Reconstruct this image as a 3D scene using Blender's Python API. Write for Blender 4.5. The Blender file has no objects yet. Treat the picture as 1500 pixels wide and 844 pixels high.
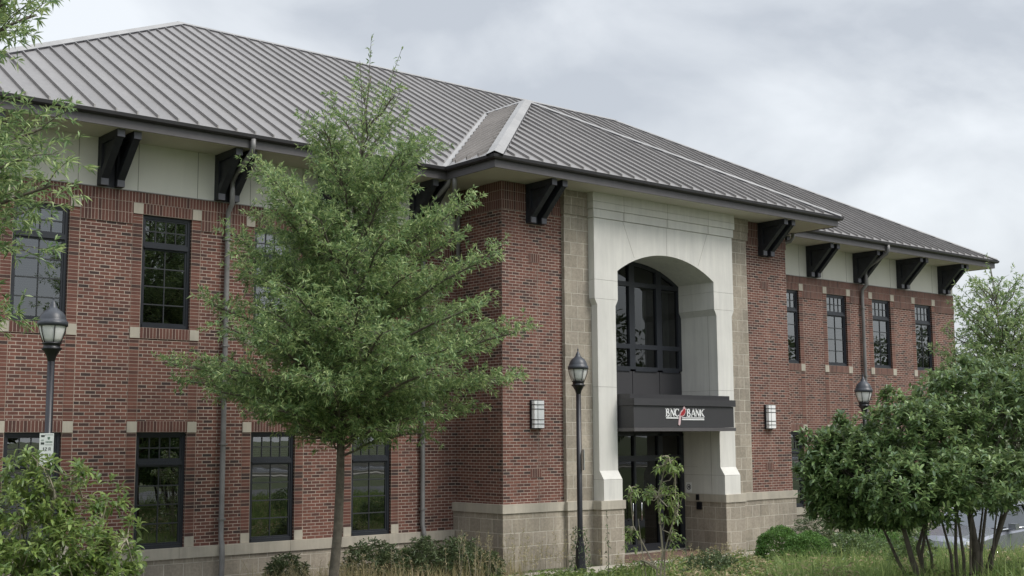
import bpy, math, random
import numpy as np
from math import radians, sin, cos, pi, sqrt
from mathutils import Vector, Matrix

S = bpy.context.scene
COL = S.collection

# ------------------------------------------------------------------ camera
cam_d = bpy.data.cameras.new('camera'); cam = bpy.data.objects.new('camera', cam_d); COL.objects.link(cam)
cam_d.sensor_width = 36.0; cam_d.lens = 1804.18 / 1500 * 36; cam_d.clip_end = 5000; cam_d.clip_start = 0.1
_R = Vector((0.7667, -0.6420, -0.0058)).normalized()
_yaw, _pit, _rol = 0.6971, 0.1214, -0.0058
_f = Vector((sin(_yaw) * cos(_pit), cos(_yaw) * cos(_pit), sin(_pit)))
_r0 = Vector((cos(_yaw), -sin(_yaw), 0)); _u0 = _r0.cross(_f)
_r = _r0 * cos(_rol) + _u0 * sin(_rol); _u = -_r0 * sin(_rol) + _u0 * cos(_rol)
M4 = Matrix(((_r.x, _u.x, -_f.x, -17.66), (_r.y, _u.y, -_f.y, -23.197), (_r.z, _u.z, -_f.z, 2.1), (0, 0, 0, 1)))
cam.matrix_world = M4
S.camera = cam
S.render.resolution_x = 1024; S.render.resolution_y = 576

# ------------------------------------------------------------------ light
SUN_EL, SUN_AZ = radians(50), radians(152)      # azimuth clockwise from +Y
w = bpy.data.worlds.new('World'); S.world = w; w.use_nodes = True
nt = w.node_tree; nt.nodes.clear()
def N(t, **k):
    n = nt.nodes.new(t)
    for a, b in k.items(): setattr(n, a, b)
    return n
out = N('ShaderNodeOutputWorld'); bg = N('ShaderNodeBackground'); bg.inputs['Strength'].default_value = 0.1
sky = N('ShaderNodeTexSky', sky_type='NISHITA'); sky.sun_disc = False
sky.sun_elevation = SUN_EL; sky.sun_rotation = SUN_AZ; sky.air_density = 1.4; sky.dust_density = 2.0
tc = N('ShaderNodeTexCoord'); mp = N('ShaderNodeMapping'); mp.inputs['Scale'].default_value = (1.0, 1.0, 2.0)
mp.inputs['Location'].default_value = (1.85, 0.9, 0.4)
n1 = N('ShaderNodeTexNoise'); n1.inputs['Scale'].default_value = 3.0; n1.inputs['Detail'].default_value = 7; n1.inputs['Roughness'].default_value = 0.5
n1.inputs['Distortion'].default_value = 0.5
cr = N('ShaderNodeValToRGB')
cr.color_ramp.elements[0].position = 0.40; cr.color_ramp.elements[0].color = (3.65, 3.88, 4.25, 1)
cr.color_ramp.elements[1].position = 0.61; cr.color_ramp.elements[1].color = (5.85, 6.08, 6.35, 1)
e = cr.color_ramp.elements.new(0.50); e.color = (4.8, 5.02, 5.32, 1)
mx = N('ShaderNodeMix', data_type='RGBA'); mx.inputs['Factor'].default_value = 0.9
L = nt.links.new
sx = N('ShaderNodeSeparateXYZ'); L(tc.outputs['Generated'], sx.inputs[0])
mr = N('ShaderNodeMapRange'); mr.inputs['From Min'].default_value = 0.05; mr.inputs['From Max'].default_value = 0.55; mr.inputs['To Min'].default_value = 0.07; mr.inputs['To Max'].default_value = -0.05
L(sx.outputs['Z'], mr.inputs['Value'])
adn = N('ShaderNodeMath', operation='ADD'); L(n1.outputs['Fac'], adn.inputs[0]); L(mr.outputs[0], adn.inputs[1])
L(tc.outputs['Generated'], mp.inputs['Vector']); L(mp.outputs['Vector'], n1.inputs['Vector']); L(adn.outputs[0], cr.inputs['Fac'])
L(sky.outputs['Color'], mx.inputs['A']); L(cr.outputs['Color'], mx.inputs['B']); zr = N('ShaderNodeMapRange'); zr.inputs['From Min'].default_value = 0.40; zr.inputs['From Max'].default_value = 1.0; zr.inputs['To Min'].default_value = 1.0; zr.inputs['To Max'].default_value = 2.6
L(sx.outputs['Z'], zr.inputs['Value'])      # an overcast sky is brightest overhead
vm = N('ShaderNodeVectorMath', operation='SCALE'); L(mx.outputs['Result'], vm.inputs[0]); L(zr.outputs[0], vm.inputs['Scale']); L(vm.outputs[0], bg.inputs['Color']); L(bg.outputs['Background'], out.inputs['Surface'])

sd = bpy.data.lights.new('sun', 'SUN'); sd.energy = 1.5; sd.angle = radians(25); sd.color = (1, 0.96, 0.9)
so = bpy.data.objects.new('sun', sd); COL.objects.link(so)
so.rotation_euler = (radians(90) - SUN_EL, 0, -SUN_AZ + pi)
so.rotation_euler = Vector((sin(SUN_AZ) * cos(SUN_EL), cos(SUN_AZ) * cos(SUN_EL), sin(SUN_EL))).to_track_quat('Z', 'Y').to_euler()
so.location = (0, 0, 40)
S.view_settings.view_transform = 'Standard'; S.view_settings.look = 'None'; S.view_settings.gamma = 1.0
S.view_settings.exposure = 0.7
S.render.engine = 'CYCLES'

# ------------------------------------------------------------------ material helpers
class MT:
    def __init__(s, name):
        s.m = bpy.data.materials.new(name); s.m.use_nodes = True; s.t = s.m.node_tree; s.t.nodes.clear()
        s.out = s.n('ShaderNodeOutputMaterial')
    def n(s, t, **k):
        x = s.t.nodes.new(t)
        for a, b in k.items(): setattr(x, a, b)
        return x
    def l(s, a, b): s.t.links.new(a, b)
    def pr(s, rough=0.8, metal=0.0, spec=0.5):
        p = s.n('ShaderNodeBsdfPrincipled'); p.inputs['Roughness'].default_value = rough
        p.inputs['Metallic'].default_value = metal; p.inputs['Specular IOR Level'].default_value = spec
        s.l(p.outputs['BSDF'], s.out.inputs['Surface']); s.p = p; return p
    def noise(s, scale, detail=4, rough=0.55, vec=None, dist=0):
        x = s.n('ShaderNodeTexNoise'); x.inputs['Scale'].default_value = scale; x.inputs['Detail'].default_value = detail
        x.inputs['Roughness'].default_value = rough; x.inputs['Distortion'].default_value = dist
        if vec is not None: s.l(vec, x.inputs['Vector'])
        return x.outputs['Fac']
    def ramp(s, fac, stops):
        x = s.n('ShaderNodeValToRGB'); el = x.color_ramp.elements
        while len(el) < len(stops): el.new(0.5)
        for i, (p, c) in enumerate(stops):
            el[i].position = p; el[i].color = (c[0], c[1], c[2], 1)
        s.l(fac, x.inputs['Fac']); return x.outputs['Color']
    def mix(s, a, b, fac, mode='MIX'):
        x = s.n('ShaderNodeMix', data_type='RGBA', blend_type=mode)
        for sock, v in (('A', a), ('B', b)):
            if isinstance(v, tuple): x.inputs[sock].default_value = (v[0], v[1], v[2], 1)
            else: s.l(v, x.inputs[sock])
        if isinstance(fac, float): x.inputs['Factor'].default_value = fac
        else: s.l(fac, x.inputs['Factor'])
        return x.outputs['Result']
    def geo(s): return s.n('ShaderNodeNewGeometry').outputs['Position']
    def uv(s): return s.n('ShaderNodeUVMap', uv_map='UVMap').outputs['UV']
    def bump(s, h, strength=0.3, dist=0.01):
        b = s.n('ShaderNodeBump'); b.inputs['Strength'].default_value = strength; b.inputs['Distance'].default_value = dist
        s.l(h, b.inputs['Height']); s.l(b.outputs['Normal'], s.p.inputs['Normal'])

def streaks(M, col, amt, vec=None):
    mp_ = M.n('ShaderNodeMapping'); mp_.inputs['Scale'].default_value = (5.0, 5.0, 0.45); M.l(M.geo(), mp_.inputs['Vector'])
    f = M.noise(1.0, 6, 0.65, mp_.outputs['Vector'], 0.6)
    return M.mix(col, M.ramp(f, [(0.30, (1 - amt, 1 - amt, 1 - amt * 0.95)), (0.62, (1.0, 1.0, 1.0)), (0.8, (1 + amt * 0.4, 1 + amt * 0.4, 1 + amt * 0.4))]), 1.0, 'MULTIPLY')
def flat(name, c, rough=0.6, metal=0.0, var=0.12, scale=3.0, spec=0.5, bump=0.0, streak=0.0):
    M = MT(name); p = M.pr(rough, metal, spec)
    g = M.geo(); f = M.noise(scale, 5, 0.6, g)
    lo = tuple(x * (1 - var) for x in c); hi = tuple(min(1, x * (1 + var)) for x in c)
    cc = M.ramp(f, [(0.3, lo), (0.7, hi)])
    if streak: cc = streaks(M, cc, streak)
    M.l(cc, p.inputs['Base Color'])
    if bump: M.bump(M.noise(scale * 25, 3, 0.6, g), bump, 0.004)
    return M.m

def brickmat(name, bw, bh, ms, off, c1, c2, c3, mort, dark=0.3, rough=0.85, bump=0.5, mort_noise=0.25, fine=60):
    M = MT(name); p = M.pr(rough)
    u = M.uv()
    b = M.n('ShaderNodeTexBrick'); b.offset = off; b.offset_frequency = 2; b.squash = 1
    M.l(u, b.inputs['Vector']); b.inputs['Scale'].default_value = 1.0
    b.inputs['Brick Width'].default_value = bw; b.inputs['Row Height'].default_value = bh
    b.inputs['Mortar Size'].default_value = ms; b.inputs['Mortar Smooth'].default_value = 0.15; b.inputs['Bias'].default_value = 0.0
    b.inputs['Color1'].default_value = (0, 0, 0, 1); b.inputs['Color2'].default_value = (1, 1, 1, 1); b.inputs['Mortar'].default_value = (0.5, 0.5, 0.5, 1)
    # per-brick random tone
    col = M.ramp(b.outputs['Color'], [(0.0, c3), (dark, c1), (0.62, c2), (1.0, c1)])
    g = M.geo()
    big = M.noise(0.7, 5, 0.6, g)
    col = M.mix(col, M.ramp(big, [(0.3, (0.74, 0.73, 0.73)), (0.7, (1.14, 1.12, 1.09))]), 1.0, 'MULTIPLY')
    fn = M.noise(fine, 4, 0.7, g)
    col = M.mix(col, M.ramp(fn, [(0.25, (0.75, 0.75, 0.75)), (0.75, (1.2, 1.2, 1.2))]), 1.0, 'MULTIPLY')
    mn = M.noise(2.3, 4, 0.6, g)
    mc = M.ramp(mn, [(0.3, tuple(x * (1 - mort_noise) for x in mort)), (0.7, tuple(x * (1 + mort_noise) for x in mort))])
    M.l(streaks(M, M.mix(col, mc, b.outputs['Fac']), 0.20), p.inputs['Base Color'])
    inv = M.n('ShaderNodeMath', operation='MULTIPLY_ADD'); inv.inputs[1].default_value = -1.0; inv.inputs[2].default_value = 1.0
    M.l(b.outputs['Fac'], inv.inputs[0])
    ad = M.n('ShaderNodeMath', operation='MULTIPLY_ADD'); ad.inputs[1].default_value = 0.35; M.l(fn, ad.inputs[0]); M.l(inv.outputs[0], ad.inputs[2])
    M.bump(ad.outputs[0], bump, 0.008)
    return M.m

MATS = {}
R1, R2, R3 = (0.138, 0.055, 0.042), (0.200, 0.084, 0.061), (0.050, 0.032, 0.029)
MATS['brick'] = brickmat('brick_running', 0.203, 0.0677, 0.0068, 0.5, R1, R2, R3, (0.43, 0.355, 0.295))
MATS['brick_s'] = brickmat('brick_soldier', 0.0677, 0.2165, 0.0062, 0.0, R1, (0.155, 0.066, 0.050), (0.08, 0.038, 0.032), (0.38, 0.30, 0.245))
MATS['brick_j'] = brickmat('brick_stack', 0.2, 0.0677, 0.0052, 0.0, R1, R2, R3, (0.38, 0.305, 0.245))
MATS['cmu'] = brickmat('stone_block', 0.41, 0.305, 0.008, 0.5, (0.37, 0.33, 0.268), (0.42, 0.375, 0.308), (0.34, 0.303, 0.243), (0.56, 0.515, 0.43), rough=0.95, bump=0.8, fine=18)
MATS['ledge'] = flat('cast_stone_ledge', (0.46, 0.42, 0.345), 0.85, var=0.12, scale=1.6, bump=0.25, streak=0.2)
MATS['cast'] = flat('cast_stone_pale', (0.69, 0.675, 0.625), 0.8, var=0.07, scale=0.9, bump=0.15, streak=0.13)
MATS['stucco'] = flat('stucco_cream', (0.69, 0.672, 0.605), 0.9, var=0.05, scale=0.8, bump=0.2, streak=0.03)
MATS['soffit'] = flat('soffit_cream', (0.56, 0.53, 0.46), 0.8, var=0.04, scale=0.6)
MATS['joint'] = flat('joint_sealant', (0.27, 0.25, 0.21), 0.9)
MATS['fascia'] = flat('fascia_grey', (0.095, 0.089, 0.091), 0.5, var=0.1, scale=0.8, streak=0.15)
MATS['gutter'] = flat('gutter_dark', (0.05, 0.048, 0.052), 0.35, metal=0.3, var=0.1)
MATS['spout'] = flat('downspout_grey', (0.20, 0.195, 0.19), 0.5, metal=0.2, var=0.2)
MATS['timber'] = flat('bracket_black', (0.020, 0.022, 0.029), 0.55, var=0.35, scale=6, streak=0.3)
MATS['endcap'] = flat('bracket_end', (0.10, 0.10, 0.115), 0.6, var=0.2)
MATS['frame'] = flat('window_frame', (0.022, 0.025, 0.032), 0.4, var=0.15)
MATS['muntin'] = flat('window_muntin', (0.03, 0.033, 0.036), 0.5)
MATS['canopy'] = flat('canopy_metal', (0.040, 0.039, 0.042), 0.55, var=0.1, scale=1.0)
MATS['white'] = flat('white_paint', (0.86, 0.86, 0.85), 0.4, var=0.03)
MATS['red'] = flat('red_paint', (0.34, 0.02, 0.025), 0.4, var=0.05)
MATS['pinkline'] = flat('pale_pink_trim', (0.62, 0.45, 0.46), 0.5, var=0.03)
MATS['black'] = flat('black_metal', (0.010, 0.010, 0.013), 0.35, var=0.2)
MATS['slate'] = flat('lamp_cap', (0.045, 0.05, 0.06), 0.4, var=0.2)
MATS['blind'] = flat('blind_slat', (0.14, 0.14, 0.12), 0.7, var=0.1)
MATS['blindw'] = flat('blind_slat_white', (0.7, 0.71, 0.68), 0.7, var=0.03)
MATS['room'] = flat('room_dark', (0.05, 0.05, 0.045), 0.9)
MATS['curtain'] = flat('curtain_cloth', (0.26, 0.26, 0.24), 0.9)
MATS['concrete'] = flat('concrete_path', (0.40, 0.37, 0.31), 0.9, var=0.18, scale=1.5, bump=0.3)
MATS['asphalt'] = flat('asphalt', (0.11, 0.11, 0.112), 0.9, var=0.2, scale=1.2, bump=0.4)
MATS['paint_line'] = flat('road_paint', (0.7, 0.7, 0.68), 0.8, var=0.1)
MATS['paver'] = brickmat('brick_paver', 0.2, 0.1, 0.004, 0.5, (0.17, 0.10, 0.075), (0.2, 0.12, 0.09), (0.12, 0.07, 0.055), (0.18, 0.15, 0.12), bump=0.3)
MATS['bark'] = flat('bark', (0.125, 0.108, 0.085), 0.95, var=0.35, scale=9, bump=1.0)
MATS['barkpale'] = flat('bark_pale', (0.30, 0.27, 0.20), 0.9, var=0.25, scale=9, bump=0.5)
MATS['car_paint'] = flat('car_paint', (0.30, 0.31, 0.35), 0.25, metal=0.6, var=0.02)
MATS['chrome'] = flat('chrome', (0.8, 0.8, 0.8), 0.15, metal=1.0, var=0.02)
MATS['rubber'] = flat('rubber', (0.02, 0.02, 0.02), 0.8)

def glass(name, tint=0.45, extra=0.05, ior=1.55, rough=0.0, col=(0.75, 0.82, 0.8)):
    M = MT(name)
    tr = M.n('ShaderNodeBsdfTransparent'); tr.inputs['Color'].default_value = (tint * col[0], tint * col[1], tint * col[2], 1)
    gl = M.n('ShaderNodeBsdfGlossy'); gl.inputs['Roughness'].default_value = rough; gl.inputs['Color'].default_value = (0.9, 0.93, 0.95, 1)
    fr = M.n('ShaderNodeFresnel'); fr.inputs['IOR'].default_value = ior
    ad = M.n('ShaderNodeMath', operation='ADD', use_clamp=True); ad.inputs[1].default_value = extra; M.l(fr.outputs[0], ad.inputs[0])
    # slight waviness of real panes
    nb = M.n('ShaderNodeBump'); nb.inputs['Strength'].default_value = 0.06; nb.inputs['Distance'].default_value = 0.02
    M.l(M.noise(1.4, 2, 0.5, M.geo()), nb.inputs['Height']); M.l(nb.outputs['Normal'], gl.inputs['Normal'])
    mi = M.n('ShaderNodeMixShader'); M.l(ad.outputs[0], mi.inputs[0]); M.l(tr.outputs[0], mi.inputs[1]); M.l(gl.outputs[0], mi.inputs[2])
    M.l(mi.outputs[0], M.out.inputs['Surface']); return M.m
MATS['glass'] = glass('window_glass', 0.33, 0.17)
MATS['glassdark'] = glass('door_glass', 0.35, 0.03)
def frosted(name):
    M = MT(name); p = M.pr(0.35)
    p.inputs['Base Color'].default_value = (0.80, 0.80, 0.78, 1)
    p.inputs['Transmission Weight'].default_value = 0.1
    return M.m
MATS['frost'] = frosted('frosted_globe')

def roofmat(name, c=(0.240, 0.226, 0.215)):
    M = MT(name); p = M.pr(0.48, 0.35)
    g = M.geo(); f = M.noise(0.6, 5, 0.6, g)
    col = M.ramp(f, [(0.3, tuple(x * 0.9 for x in c)), (0.7, tuple(x * 1.08 for x in c))])
    f2 = M.noise(14, 3, 0.6, g)
    col = M.mix(col, M.ramp(f2, [(0.3, (0.93, 0.93, 0.93)), (0.7, (1.06, 1.06, 1.06))]), 1.0, 'MULTIPLY')
    sp_ = M.n('ShaderNodeSeparateXYZ'); M.l(g, sp_.inputs[0])       # each pan came off its own coil
    dv = M.n('ShaderNodeMath', operation='DIVIDE'); M.l(sp_.outputs['X'], dv.inputs[0]); dv.inputs[1].default_value = 0.4165
    fl = M.n('ShaderNodeMath', operation='FLOOR'); ofs = M.n('ShaderNodeMath', operation='ADD'); M.l(dv.outputs[0], ofs.inputs[0]); ofs.inputs[1].default_value = 10.506 / 0.4165 + 60; M.l(ofs.outputs[0], fl.inputs[0])
    wn = M.n('ShaderNodeTexWhiteNoise', noise_dimensions='1D'); M.l(fl.outputs[0], wn.inputs['W'])
    col = M.mix(col, M.ramp(wn.outputs['Value'], [(0.0, (0.93, 0.93, 0.93)), (1.0, (1.07, 1.07, 1.07))]), 1.0, 'MULTIPLY')
    col = streaks(M, col, 0.10)
    M.l(col, p.inputs['Base Color'])
    M.bump(M.noise(1.8, 2, 0.5, g), 0.2, 0.02)
    return M.m
MATS['roof'] = roofmat('standing_seam_roof')
MATS['roofcap'] = roofmat('roof_flashing', (0.33, 0.318, 0.30))

def leafmat(name, stops, rough=0.5, trans=0.25, spec=0.4):
    M = MT(name)
    a = M.n('ShaderNodeAttribute', attribute_name='lv')
    big = M.noise(0.9, 3, 0.6, M.geo())
    m1 = M.n('ShaderNodeMath', operation='MULTIPLY_ADD'); m1.inputs[1].default_value = 0.45; M.l(big, m1.inputs[0])
    m2 = M.n('ShaderNodeMath', operation='MULTIPLY_ADD'); m2.inputs[1].default_value = 0.8; m2.inputs[2].default_value = -0.12
    M.l(a.outputs['Fac'], m2.inputs[0]); M.l(m2.outputs[0], m1.inputs[2])
    col = M.ramp(m1.outputs[0], stops)
    p = M.pr(rough, 0, spec); M.l(col, p.inputs['Base Color'])
    tl = M.n('ShaderNodeBsdfTranslucent'); M.l(M.mix(col, (1.0, 1.0, 0.55), 0.15), tl.inputs['Color'])
    mi = M.n('ShaderNodeMixShader'); mi.inputs[0].default_value = trans
    M.l(p.outputs[0], mi.inputs[1]); M.l(tl.outputs[0], mi.inputs[2]); M.l(mi.outputs[0], M.out.inputs['Surface'])
    return M.m
MATS['oakleaf'] = leafmat('willow_oak_leaf', [(0.08, (0.060, 0.130, 0.044)), (0.5, (0.175, 0.290, 0.105)), (0.88, (0.45, 0.54, 0.23))], 0.40, 0.35, 0.5)
MATS['magleaf'] = leafmat('glossy_broad_leaf', [(0.1, (0.040, 0.085, 0.026)), (0.55, (0.100, 0.175, 0.055)), (0.95, (0.24, 0.34, 0.115))], 0.34, 0.26, 0.5)
MATS['magleaf2'] = leafmat('bright_broad_leaf', [(0.1, (0.065, 0.125, 0.028)), (0.55, (0.15, 0.23, 0.052)), (0.95, (0.30, 0.39, 0.10))], 0.36, 0.35, 0.5)
MATS['box'] = leafmat('boxwood_leaf', [(0.1, (0.045, 0.12, 0.025)), (0.5, (0.10, 0.22, 0.045)), (0.95, (0.18, 0.33, 0.07))], 0.5, 0.2)
MATS['shrub'] = leafmat('dark_shrub_leaf', [(0.1, (0.035, 0.065, 0.028)), (0.55, (0.085, 0.13, 0.055)), (0.95, (0.18, 0.23, 0.11))], 0.45, 0.2)
MATS['grass'] = leafmat('grass_blade', [(0.05, (0.10, 0.18, 0.04)), (0.5, (0.20, 0.31, 0.08)), (0.95, (0.40, 0.45, 0.17))], 0.6, 0.35)
MATS['straw'] = leafmat('straw_blade', [(0.05, (0.20, 0.21, 0.09)), (0.5, (0.38, 0.32, 0.18)), (0.95, (0.58, 0.48, 0.30))], 0.7, 0.3)
MATS['fartree'] = leafmat('far_leaf', [(0.1, (0.03, 0.05, 0.02)), (0.5, (0.055, 0.085, 0.035)), (0.95, (0.09, 0.13, 0.05))], 0.6, 0.2)

# ------------------------------------------------------------------ mesh helpers
class MB:
    def __init__(s): s.v = []; s.f = []; s.m = []; s.uo = []; s.sm = []
    def quad(s, pts, mat, uo=(0, 0), smooth=False):
        i = len(s.v); s.v.extend([tuple(p) for p in pts]); s.f.append(tuple(range(i, i + len(pts)))); s.m.append(mat); s.uo.append(uo); s.sm.append(smooth)
    def box(s, x0, x1, y0, y1, z0, z1, mat, uo=(0, 0), skip=''):
        if x0 > x1: x0, x1 = x1, x0
        if y0 > y1: y0, y1 = y1, y0
        P = [(x0, y0, z0), (x1, y0, z0), (x1, y1, z0), (x0, y1, z0), (x0, y0, z1), (x1, y0, z1), (x1, y1, z1), (x0, y1, z1)]
        for k, f in dict(b=(0, 3, 2, 1), t=(4, 5, 6, 7), f=(0, 1, 5, 4), r=(1, 2, 6, 5), k=(2, 3, 7, 6), l=(3, 0, 4, 7)).items():
            if k in skip: continue
            s.quad([P[j] for j in f], mat, uo)
    def prism(s, poly, y0, y1, mat, axis='y', uo=(0, 0)):
        # poly of (a,b), extruded along axis. axis y: (x,z); x: (y,z); z:(x,y)
        def T(a, b, c): return (a, c, b) if axis == 'y' else ((c, a, b) if axis == 'x' else (a, b, c))
        ar = sum(poly[i][0] * poly[(i + 1) % len(poly)][1] - poly[(i + 1) % len(poly)][0] * poly[i][1] for i in range(len(poly)))
        if ar < 0: poly = poly[::-1]
        A = [T(a, b, y0) for a, b in poly]; B = [T(a, b, y1) for a, b in poly]
        fl = (axis == 'y')
        s.quad(A if fl else A[::-1], mat, uo); s.quad(B[::-1] if fl else B, mat, uo)
        n = len(poly)
        for i in range(n):
            j = (i + 1) % n
            q = [A[i], B[i], B[j], A[j]] if fl else [A[i], A[j], B[j], B[i]]
            s.quad(q, mat, uo)
    def tube(s, pts, rad, mat, n=8, cap=True):
        pts = [Vector(p) for p in pts]; k = len(pts)
        if not hasattr(rad, '__len__'): rad = [rad] * k
        base = len(s.v); ref = None
        for i, p in enumerate(pts):
            d = (pts[min(i + 1, k - 1)] - pts[max(i - 1, 0)])
            d = d.normalized() if d.length > 1e-9 else Vector((0, 0, 1))
            if ref is None: ref = d.orthogonal().normalized()
            ref = (ref - d * ref.dot(d)); ref = ref.normalized() if ref.length > 1e-6 else d.orthogonal().normalized()
            b = d.cross(ref)
            for j in range(n):
                a = 2 * pi * j / n; s.v.append(tuple(p + (ref * cos(a) + b * sin(a)) * rad[i]))
        for i in range(k - 1):
            for j in range(n):
                a = base + i * n + j; b2 = base + i * n + (j + 1) % n
                s.f.append((a, b2, b2 + n, a + n)); s.m.append(mat); s.uo.append((0, 0)); s.sm.append(True)
        if cap:
            s.f.append(tuple(base + j for j in range(n))[::-1]); s.m.append(mat); s.uo.append((0, 0)); s.sm.append(False)
            s.f.append(tuple(base + (k - 1) * n + j for j in range(n))); s.m.append(mat); s.uo.append((0, 0)); s.sm.append(False)
    def lathe(s, prof, c, mat, n=24):
        # prof: list (r,z) about vertical axis at c
        base = len(s.v)
        for r, z in prof:
            for j in range(n):
                a = 2 * pi * j / n; s.v.append((c[0] + r * cos(a), c[1] + r * sin(a), c[2] + z))
        for i in range(len(prof) - 1):
            for j in range(n):
                a = base + i * n + j; b = base + i * n + (j + 1) % n
                s.f.append((a, b, b + n, a + n)); s.m.append(mat); s.uo.append((0, 0)); s.sm.append(True)
        s.f.append(tuple(base + j for j in range(n))[::-1]); s.m.append(mat); s.uo.append((0, 0)); s.sm.append(False)
        k = len(prof) - 1
        s.f.append(tuple(base + k * n + j for j in range(n))); s.m.append(mat); s.uo.append((0, 0)); s.sm.append(False)
    def build(s, name, parent=None, origin=None, bevel=0.0):
        me = bpy.data.meshes.new(name)
        o0 = Vector(origin) if origin is not None else (wloc(parent) if parent else Vector((0, 0, 0)))
        vv = [(a - o0.x, b - o0.y, c - o0.z) for a, b, c in s.v]
        me.from_pydata(vv, [], s.f)
        names = sorted(set(s.m)); idx = {n: i for i, n in enumerate(names)}
        for n in names: me.materials.append(MATS[n])
        me.polygons.foreach_set('material_index', [idx[m] for m in s.m])
        me.polygons.foreach_set('use_smooth', s.sm)
        uvl = me.uv_layers.new(name='UVMap')
        me.update()
        for p in me.polygons:
            nx, ny, nz = abs(p.normal.x), abs(p.normal.y), abs(p.normal.z)
            uo = s.uo[p.index]
            for li in p.loop_indices:
                x, y, z = s.v[me.loops[li].vertex_index]
                if nz > 0.8: u_, v_ = x, y
                elif nx > ny: u_, v_ = y, z
                else: u_, v_ = x, z
                uvl.data[li].uv = (u_ - uo[0], v_ - uo[1])
        o = bpy.data.objects.new(name, me); COL.objects.link(o)
        if parent:
            o.parent = parent; o.location = o0 - wloc(parent)
        else: o.location = o0
        if bevel:
            b = o.modifiers.new('bevel', 'BEVEL'); b.width = bevel; b.segments = 1; b.limit_method = 'ANGLE'; b.angle_limit = radians(50)
        return o

def wloc(o):
    v = Vector((0, 0, 0))
    while o: v = v + o.location; o = o.parent
    return v
def tag(o, label=None, cat=None, group=None, kind=None):
    if label: o['label'] = label
    if cat: o['category'] = cat
    if group: o['group'] = group
    if kind: o['kind'] = kind
    return o
def empty(name, loc, label, cat, group=None):
    o = bpy.data.objects.new(name, None); COL.objects.link(o); o.location = loc; o.empty_display_size = 0.2
    return tag(o, label, cat, group)

def leaf_mesh(name, pos, dr, Ln, Wd, mat, parent=None, fold=0.25, droop=0.15, seed=0, up=None):
    """one mesh of many small leaves: each leaf is two folded quads (6 verts)"""
    rng = np.random.default_rng(seed); n = len(pos)
    dr = dr / np.linalg.norm(dr, axis=1, keepdims=True)
    rv = rng.normal(size=(n, 3)) * 0.6
    rv[:, 2] += 1.0
    sd_ = np.cross(dr, rv); sd_ /= np.linalg.norm(sd_, axis=1, keepdims=True) + 1e-9
    nm = np.cross(sd_, dr)
    L_ = Ln[:, None]; W_ = Wd[:, None]
    base = pos; mid = pos + dr * L_ * 0.5; tip = pos + dr * L_ * 0.97 - np.array([0, 0, 1]) * L_ * droop
    l1 = mid - sd_ * W_ * 0.5 + nm * W_ * fold; r1 = mid + sd_ * W_ * 0.5 + nm * W_ * fold
    V = np.stack([base, l1, tip, r1], axis=1).reshape(-1, 3)
    o0 = np.array(wloc(parent)) if parent else np.zeros(3)
    V = V - o0
    i0 = np.arange(n) * 4
    F = np.stack([i0, i0 + 2, i0 + 1, i0, i0 + 3, i0 + 2], axis=1).reshape(-1)
    me = bpy.data.meshes.new(name)
    me.vertices.add(n * 4); me.vertices.foreach_set('co', V.reshape(-1))
    me.loops.add(n * 6); me.loops.foreach_set('vertex_index', F.astype(np.int32))
    me.polygons.add(n * 2); me.polygons.foreach_set('loop_start', (np.arange(n * 2) * 3).astype(np.int32))
    me.update(calc_edges=True)
    a = me.attributes.new('lv', 'FLOAT', 'FACE'); a.data.foreach_set('value', np.repeat(rng.random(n), 2).astype(np.float32))
    me.materials.append(MATS[mat])
    o = bpy.data.objects.new(name, me); COL.objects.link(o)
    if parent: o.parent = parent
    return o

# ------------------------------------------------------------------ measures (metres)
P_ = 1.758          # projection of the entrance bay
WB = 10.36          # bay width
CX = WB / 2
XL, XRr = -11.75, 22.11
ZT, ZS, ZE = 7.0, 7.98, 8.23   # brick top, soffit, eave
OV = 1.15           # eave overhang
ZL = 0.635          # top of the bay ledge
ZU1, ZU0, ZD1, ZD0 = 6.56, 4.31, 2.26, 0.0
WW = 1.045
WX_L = [-10.29, -7.79, -5.32, -2.86]
WX_R = [2 * CX - x - WW + 0.03 for x in WX_L][::-1]
WX = WX_L + WX_R
GZ = -0.85

def hgt(x, y):
    """ground height"""
    def ss(a, b, t):
        t = min(1, max(0, (t - a) / (b - a))); return t * t * (3 - 2 * t)
    h = GZ + 1.42 * ss(-5.5, -30, y) if y < -5.5 else GZ
    if y < -5.5:
        t = min(1, (-5.5 - y) / 17.0); h = GZ + 1.35 * t
    k = ss(5.2, 6.2, x) * ss(-5.6, -6.8, y) * (1 - ss(-10.2, -11.6, y))      # level car park
    h = h * (1 - k) - 0.88 * k
    return h

# ================================================================== THE GROUND
def grid_mesh(name, xs, ys, zf, mat):
    nx, ny = len(xs), len(ys)
    vs = [(x, y, zf(x, y)) for y in ys for x in xs]
    fs = [(j * nx + i, j * nx + i + 1, (j + 1) * nx + i + 1, (j + 1) * nx + i) for j in range(ny - 1) for i in range(nx - 1)]
    me = bpy.data.meshes.new(name); me.from_pydata(vs, [], fs); me.materials.append(MATS[mat])
    uvl = me.uv_layers.new(name='UVMap')
    for l_ in me.loops: c = me.vertices[l_.vertex_index].co; uvl.data[l_.index].uv = (c.x, c.y)
    for p in me.polygons: p.use_smooth = True
    o = bpy.data.objects.new(name, me); COL.objects.link(o); return o
M = MT('ground_soil'); p = M.pr(0.95); g = M.geo()
f1 = M.noise(0.35, 6, 0.65, g); f2 = M.noise(30, 4, 0.7, g)
c = M.ramp(f1, [(0.35, (0.065, 0.085, 0.03)), (0.6, (0.10, 0.115, 0.045)), (0.75, (0.13, 0.115, 0.06))])
c = M.mix(c, M.ramp(f2, [(0.3, (0.6, 0.6, 0.6)), (0.7, (1.3, 1.3, 1.3))]), 1.0, 'MULTIPLY'); M.l(c, p.inputs['Base Color'])
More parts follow.
